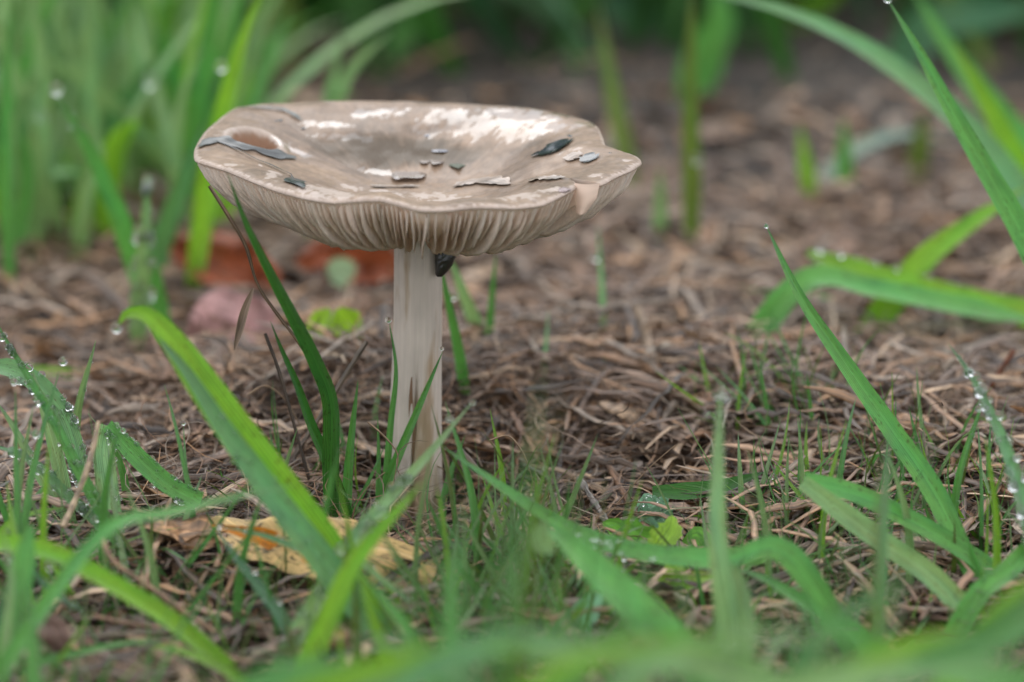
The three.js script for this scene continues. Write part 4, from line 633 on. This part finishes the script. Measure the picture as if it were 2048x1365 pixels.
function place(o, x, z, lift, tilt, len) {
  o.position.set(x, ground(x, z) + lift, z); o.rotation.set((rnd() - 0.5) * tilt, rnd() * 6.283, (rnd() - 0.5) * tilt, 'YXZ'); const s = len; o.scale.set(s, s * rr(0.8, 1.4), s); o.updateMatrix();
}
{
  const root = group('straw_litter', V(0, 0, 0)); tag(root, 'brown mat of dead grass straw covering the ground', 'straw litter', null, 'stuff');
  const per = SG.map(() => []), dummy = new THREE.Object3D();
  const put = (x, z, lift, tilt, len, kind = Math.floor(rnd() * 16)) => { place(dummy, x, z, lift, tilt, len); per[kind].push({ m: dummy.matrix.clone(), c: ((t, k) => t.map((v) => v * k))(tints[Math.floor(rnd() * tints.length)], rr(0.7, 1.55)) }); };
  for (let k = 0; k < 23000; k++) { const z = rr(-0.26, 0.17), w = 0.5 * (0.65 - z) * 0.29 + 0.03, x = rr(-w, w); if (Math.hypot(x - STEM.x, z - 0.003) < 0.0105) continue; put(x, z, 0.0008 + rnd() ** 1.5 * 0.0045, 0.7, rr(0.009, 0.034)); }
  for (let k = 0; k < 2600; k++) { const x = rr(-0.075, 0.0), z = rr(-0.09, -0.015); put(x, z, 0.001 + rnd() * 0.006, 1.1, rr(0.006, 0.022)); }
  for (let k = 0; k < 1500; k++) { const z = rr(-0.26, 0.1), w = 0.5 * (0.65 - z) * 0.29 + 0.02, x = rr(-w, w); if (Math.hypot(x - STEM.x, z) < 0.014 || (x > -0.062 && x < -0.008 && z > 0 && z < 0.06 && rnd() < 0.7)) continue; put(x, z, 0.003 + rnd() * 0.004, 0.55, rr(0.018, 0.04), [1, 3, 7, 9, 11, 15][Math.floor(rnd() * 6)]); }
  for (let k = 0; k < 2600; k++) { const near = rnd() < 0.5, x = near ? STEM.x + rr(-0.05, 0.035) : rr(-0.1, 0.1), z = near ? rr(-0.05, 0.04) : rr(-0.1, 0.1); if (Math.hypot(x - STEM.x, z) < 0.008) continue; put(x, z, 0.002 + rnd() * 0.007, 1.6, rr(0.008, 0.024), 16 + Math.floor(rnd() * 4)); }
  for (let k = 0; k < 1500; k++) { const z = rr(-0.4, 0.12), w = 0.5 * (0.65 - z) * 0.29 + 0.02, x = rr(-w, w); if (Math.hypot(x - STEM.x, z) < 0.014) continue; put(x, z, 0.002 + rnd() * 0.004, 0.9, rr(0.004, 0.013), 20 + Math.floor(rnd() * 2)); }
  for (let k = 0; k < 9000; k++) { const z = -0.2 - rnd() ** 1.3 * 1.1, w = 0.5 * (0.65 - z) * 0.29 + 0.05, x = rr(-w, w); const bare = sstep(-0.08, 0.0, x) * sstep(-0.24, -0.32, z); if (rnd() < bare * 0.78) continue; put(x, z, 0.001 + rnd() * 0.006, 0.6, rr(0.012, 0.045)); }
  const m = new THREE.MeshStandardMaterial({ map: strawTex, roughness: 0.55, side: THREE.DoubleSide }), c = new THREE.Color();
  per.forEach((list, k) => { const im = new THREE.InstancedMesh(SG[k], m, list.length); im.name = 'straw_layer'; im.castShadow = im.receiveShadow = true; list.forEach((e, i) => { im.setMatrixAt(i, e.m); im.setColorAt(i, c.setRGB(...e.c)); }); root.add(im); });
  for (let k = 0; k < 260; k++) {
    const z = rr(-0.2, 0.11), w = 0.5 * (0.65 - z) * 0.285, x = rr(-w, w); if (Math.hypot(x - STEM.x, z) < 0.012) continue;
    const tone = Math.floor(rnd() * 5), len = rr(0.018, 0.042), s = mesh('dry_straw', SG[k % 16], STRAW[tone]); place(s, x, z, rr(0.003, 0.0065), 0.5, len);
    const where = z > 0.05 ? 'in front of the tan leaf' : z > -0.01 ? 'level with the mushroom foot' : z > -0.1 ? 'just behind the mushroom' : 'well behind the mushroom';
    const side = x < -0.03 ? 'on the tuft side' : x < 0.03 ? 'near the stem' : 'on the weed side';
    tag(s, `${len > 0.03 ? 'long' : 'short'} ${['tan', 'brown', 'pale', 'dark', 'greyish'][tone]} ${['kinked', 'curved', 'hooked', 'flat', 'curled', 'bent', 'arched', 'broad'][k % 8]} straw ${where} ${side}`, 'straw', 'loose dry straws on the litter');
  }
}
// ---------------------------------------------------------------- fine grass and the grass far behind
function instBlades(name, label, n, gen, mats) {
  const root = group(name, V(0, 0, 0)); tag(root, label, 'grass', null, 'stuff');
  const shapes = [0.1, 0.45, 0.9, 1.4].map((b, k) => grid(3, 9, (i, j) => { const t = j / 8, a = b * t, s = i - 1; return [s * 0.5 * Math.pow(1 - t ** 2, 0.8) * Math.min(1, 0.6 + t * 2), Math.sin(a) / b, (1 - Math.cos(a)) / b + Math.abs(s) * 0.004, i / 2, t * 2]; }));
  const dummy = new THREE.Object3D(), lists = new Map();
  for (let k = 0; k < n; k++) { const e = gen(k); if (!e) continue; dummy.position.set(e.x, ground(e.x, e.z) - 0.001 + (e.lift ?? 0), e.z); dummy.rotation.set(e.lean ?? 0, e.yaw, e.roll ?? 0, 'YXZ'); dummy.scale.set(e.w, e.h, e.h); dummy.updateMatrix(); const key = Math.floor(rnd() * 4) + 10 * e.mat; if (!lists.has(key)) lists.set(key, []); lists.get(key).push(dummy.matrix.clone()); }
  for (const [key, l] of lists) { const im = new THREE.InstancedMesh(shapes[key % 10], mats[Math.floor(key / 10)], l.length); im.name = 'grass_layer'; im.castShadow = im.receiveShadow = true; l.forEach((m, i) => im.setMatrixAt(i, m)); root.add(im); }
}
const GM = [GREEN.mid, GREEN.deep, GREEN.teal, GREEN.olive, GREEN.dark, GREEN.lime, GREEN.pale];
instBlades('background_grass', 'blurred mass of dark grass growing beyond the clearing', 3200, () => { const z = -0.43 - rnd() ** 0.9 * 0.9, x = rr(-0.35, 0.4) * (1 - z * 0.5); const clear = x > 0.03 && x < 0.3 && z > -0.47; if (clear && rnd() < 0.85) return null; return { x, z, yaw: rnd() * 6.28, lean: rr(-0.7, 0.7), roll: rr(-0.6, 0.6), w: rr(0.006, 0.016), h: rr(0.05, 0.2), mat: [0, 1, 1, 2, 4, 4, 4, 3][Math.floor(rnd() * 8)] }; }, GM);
instBlades('rear_tuft_grass', 'soft light grass filling the tuft behind the mushroom', 340, () => { const z = rr(-0.55, -0.2), x = rr(-0.16, -0.06) * (0.65 - z) / 0.8; return { x, z, yaw: rnd() * 6.28, lean: rr(-0.4, 0.4), roll: rr(-0.4, 0.4), w: rr(0.004, 0.009), h: rr(0.03, 0.12), mat: [0, 5, 6, 6, 6][Math.floor(rnd() * 5)] }; }, GM);
// hair-fine grass in loose tufts before the stem and the weed
const tufts = [[1000, 1000, 0.045, 0.009, 50, 0.03], [1010, 1180, 0.07, 0.012, 80, 0.03], [1120, 1150, 0.06, 0.014, 70, 0.025], [1560, 1130, 0.045, 0.016, 80, 0.022], [1700, 1120, 0.02, 0.02, 90, 0.022], [1950, 1150, 0.04, 0.02, 80, 0.025], [1560, 830, -0.03, 0.014, 60, 0.022], [1350, 1300, 0.10, 0.03, 110, 0.022], [1000, 1330, 0.115, 0.03, 90, 0.025], [1780, 1270, 0.1, 0.03, 110, 0.022], [130, 1290, 0.12, 0.02, 50, 0.02], [620, 960, 0.02, 0.012, 40, 0.012], [1000, 900, 0.2, 0.014, 26, 0.07], [1600, 1000, 0.18, 0.02, 34, 0.06], [1690, 1000, 0.17, 0.02, 30, 0.05], [1180, 1150, 0.18, 0.02, 30, 0.045], [80, 1050, 0.06, 0.022, 60, 0.03], [220, 1150, 0.07, 0.025, 40, 0.022], [60, 1300, 0.11, 0.02, 50, 0.028], [700, 1000, 0.012, 0.014, 26, 0.02], [760, 1230, 0.08, 0.025, 70, 0.026], [500, 1290, 0.09, 0.03, 50, 0.02], [1850, 1000, 0.02, 0.02, 50, 0.018]];
instBlades('fine_grass', 'hair-fine green grass in loose tufts among the litter', tufts.reduce((s, t) => s + t[4], 0), (() => { const q = tufts.flatMap((t) => Array(t[4]).fill(t)); return (k) => { const [u, v, z, sp, , h] = q[k], p = atZ(u, v, z); return { x: p.x + rr(-1, 1) * sp, z: z + rr(-1, 1) * sp, yaw: rnd() * 6.28, lean: rr(-0.9, 0.9) * (h > 0.04 ? 0.35 : 1), roll: rr(-0.7, 0.7) * (h > 0.04 ? 0.3 : 1), w: rr(0.0004, 0.0013) * (h > 0.04 ? 1.6 : 1), h: h * rr(0.5, 1.2), mat: [0, 6, 0, 3, 6, 5][Math.floor(rnd() * 6)] }; }; })(), GM);

const extra = [[150, 1030, 60, 0.034], [205, 1200, 40, 0.03], [95, 1270, 30, 0.036], [320, 1310, -60, 0.03], [640, 1290, 50, 0.036], [560, 1190, -50, 0.026], [830, 1270, 40, 0.034], [960, 1240, -70, 0.036], [1050, 1290, 60, 0.034], [1120, 1200, -40, 0.026], [880, 1130, 50, 0.022], [1010, 1110, -30, 0.026], [745, 930, 20, 0.016], [690, 980, -25, 0.014], [1640, 1200, 50, 0.03], [1820, 1230, -60, 0.03], [1900, 1180, 70, 0.034], [1990, 1250, -40, 0.034], [30, 1200, 40, 0.032], [260, 1060, -40, 0.022], [1230, 1270, 50, 0.028], [1540, 1250, -50, 0.03], [470, 1330, 60, 0.028], [720, 1340, -40, 0.034]];
extra.forEach(([u, v, lean, h], k) => {
  const a = onGround(u, v), s = 1 / pxSize(a), t = V(a.x + lean / s, a.y + h, a.z + rr(-0.008, 0.008)), m = a.clone().lerp(t, 0.5); m.x -= lean / s * 0.28; m.y += h * 0.06;
  const where = u < 350 ? 'beside the dewy tuft' : u < 800 ? 'near the tan leaf' : u < 1200 ? 'before the mushroom foot' : 'near the leafy weed';
  grass({ l: `${h > 0.03 ? 'tall' : 'short'} thin ${k % 2 ? 'fresh green' : 'pale green'} blade leaning ${lean > 0 ? 'outward' : 'back'} ${where}`, c: ['pale', 'mid', 'lime'][k % 3], w: rr(12, 22), p: [a, m, t], yaw: rr(-0.6, 0.6), g: 'thin blades among the litter', dew: k % 4 === 0 ? [10, 1, 4, 0.4, 1, 0.8] : undefined });
});
// unseen shrubs added above the frame to darken low reflections in wet cap
{
  const leaf = grid(3, 4, (i, j) => { const t = j / 3, s = i - 1; return [s * 0.5 * Math.sin(Math.PI * clamp(0.12 + 0.86 * t)), Math.abs(s) * 0.12, t - 0.5]; });
  [[-2.1, -2.9, 1.1], [-0.9, -3.2, 1.2], [0.35, -3.0, 1.0], [1.5, -3.3, 1.25], [2.6, -2.8, 1.1]].forEach(([x, z, h], k) => {
    const root = group('shrub', V(x, ground(x, z), z)); tag(root, ['low rounded green shrub', 'tall bushy green shrub', 'dense spreading green shrub', 'tallest dark-stemmed shrub', 'loose outer green shrub'][k] + ' added out of view to darken low reflections', 'shrub', 'added unseen shrubs beyond the clearing');
    mesh('trunk', new THREE.CylinderGeometry(0.02, 0.04, h * 0.6, 9).translate(0, h * 0.3, 0), strawMat(0.2, 0.14, 0.1), root);
    const gs = [], d = new THREE.Object3D();
    for (let i = 0; i < 2400; i++) { const a = rnd() * 6.283, u = rr(-1, 1), r = (0.45 + 0.55 * rnd() ** 0.5) * (0.8 + 0.4 * noise(a * 2, u * 3, k)), q = Math.sqrt(1 - u * u); d.position.set(Math.cos(a) * q * r * 0.85, Math.max(0.05, h * 0.5 + u * r * h * 0.52), Math.sin(a) * q * r * 0.6); d.rotation.set(rr(-1, 1), rnd() * 6.28, rr(-1, 1)); d.scale.setScalar(rr(0.07, 0.13)); d.updateMatrix(); gs.push(leaf.clone().applyMatrix4(d.matrix)); }
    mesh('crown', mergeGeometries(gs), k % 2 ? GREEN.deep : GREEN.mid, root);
  });
}

renderer.render(scene, camera);
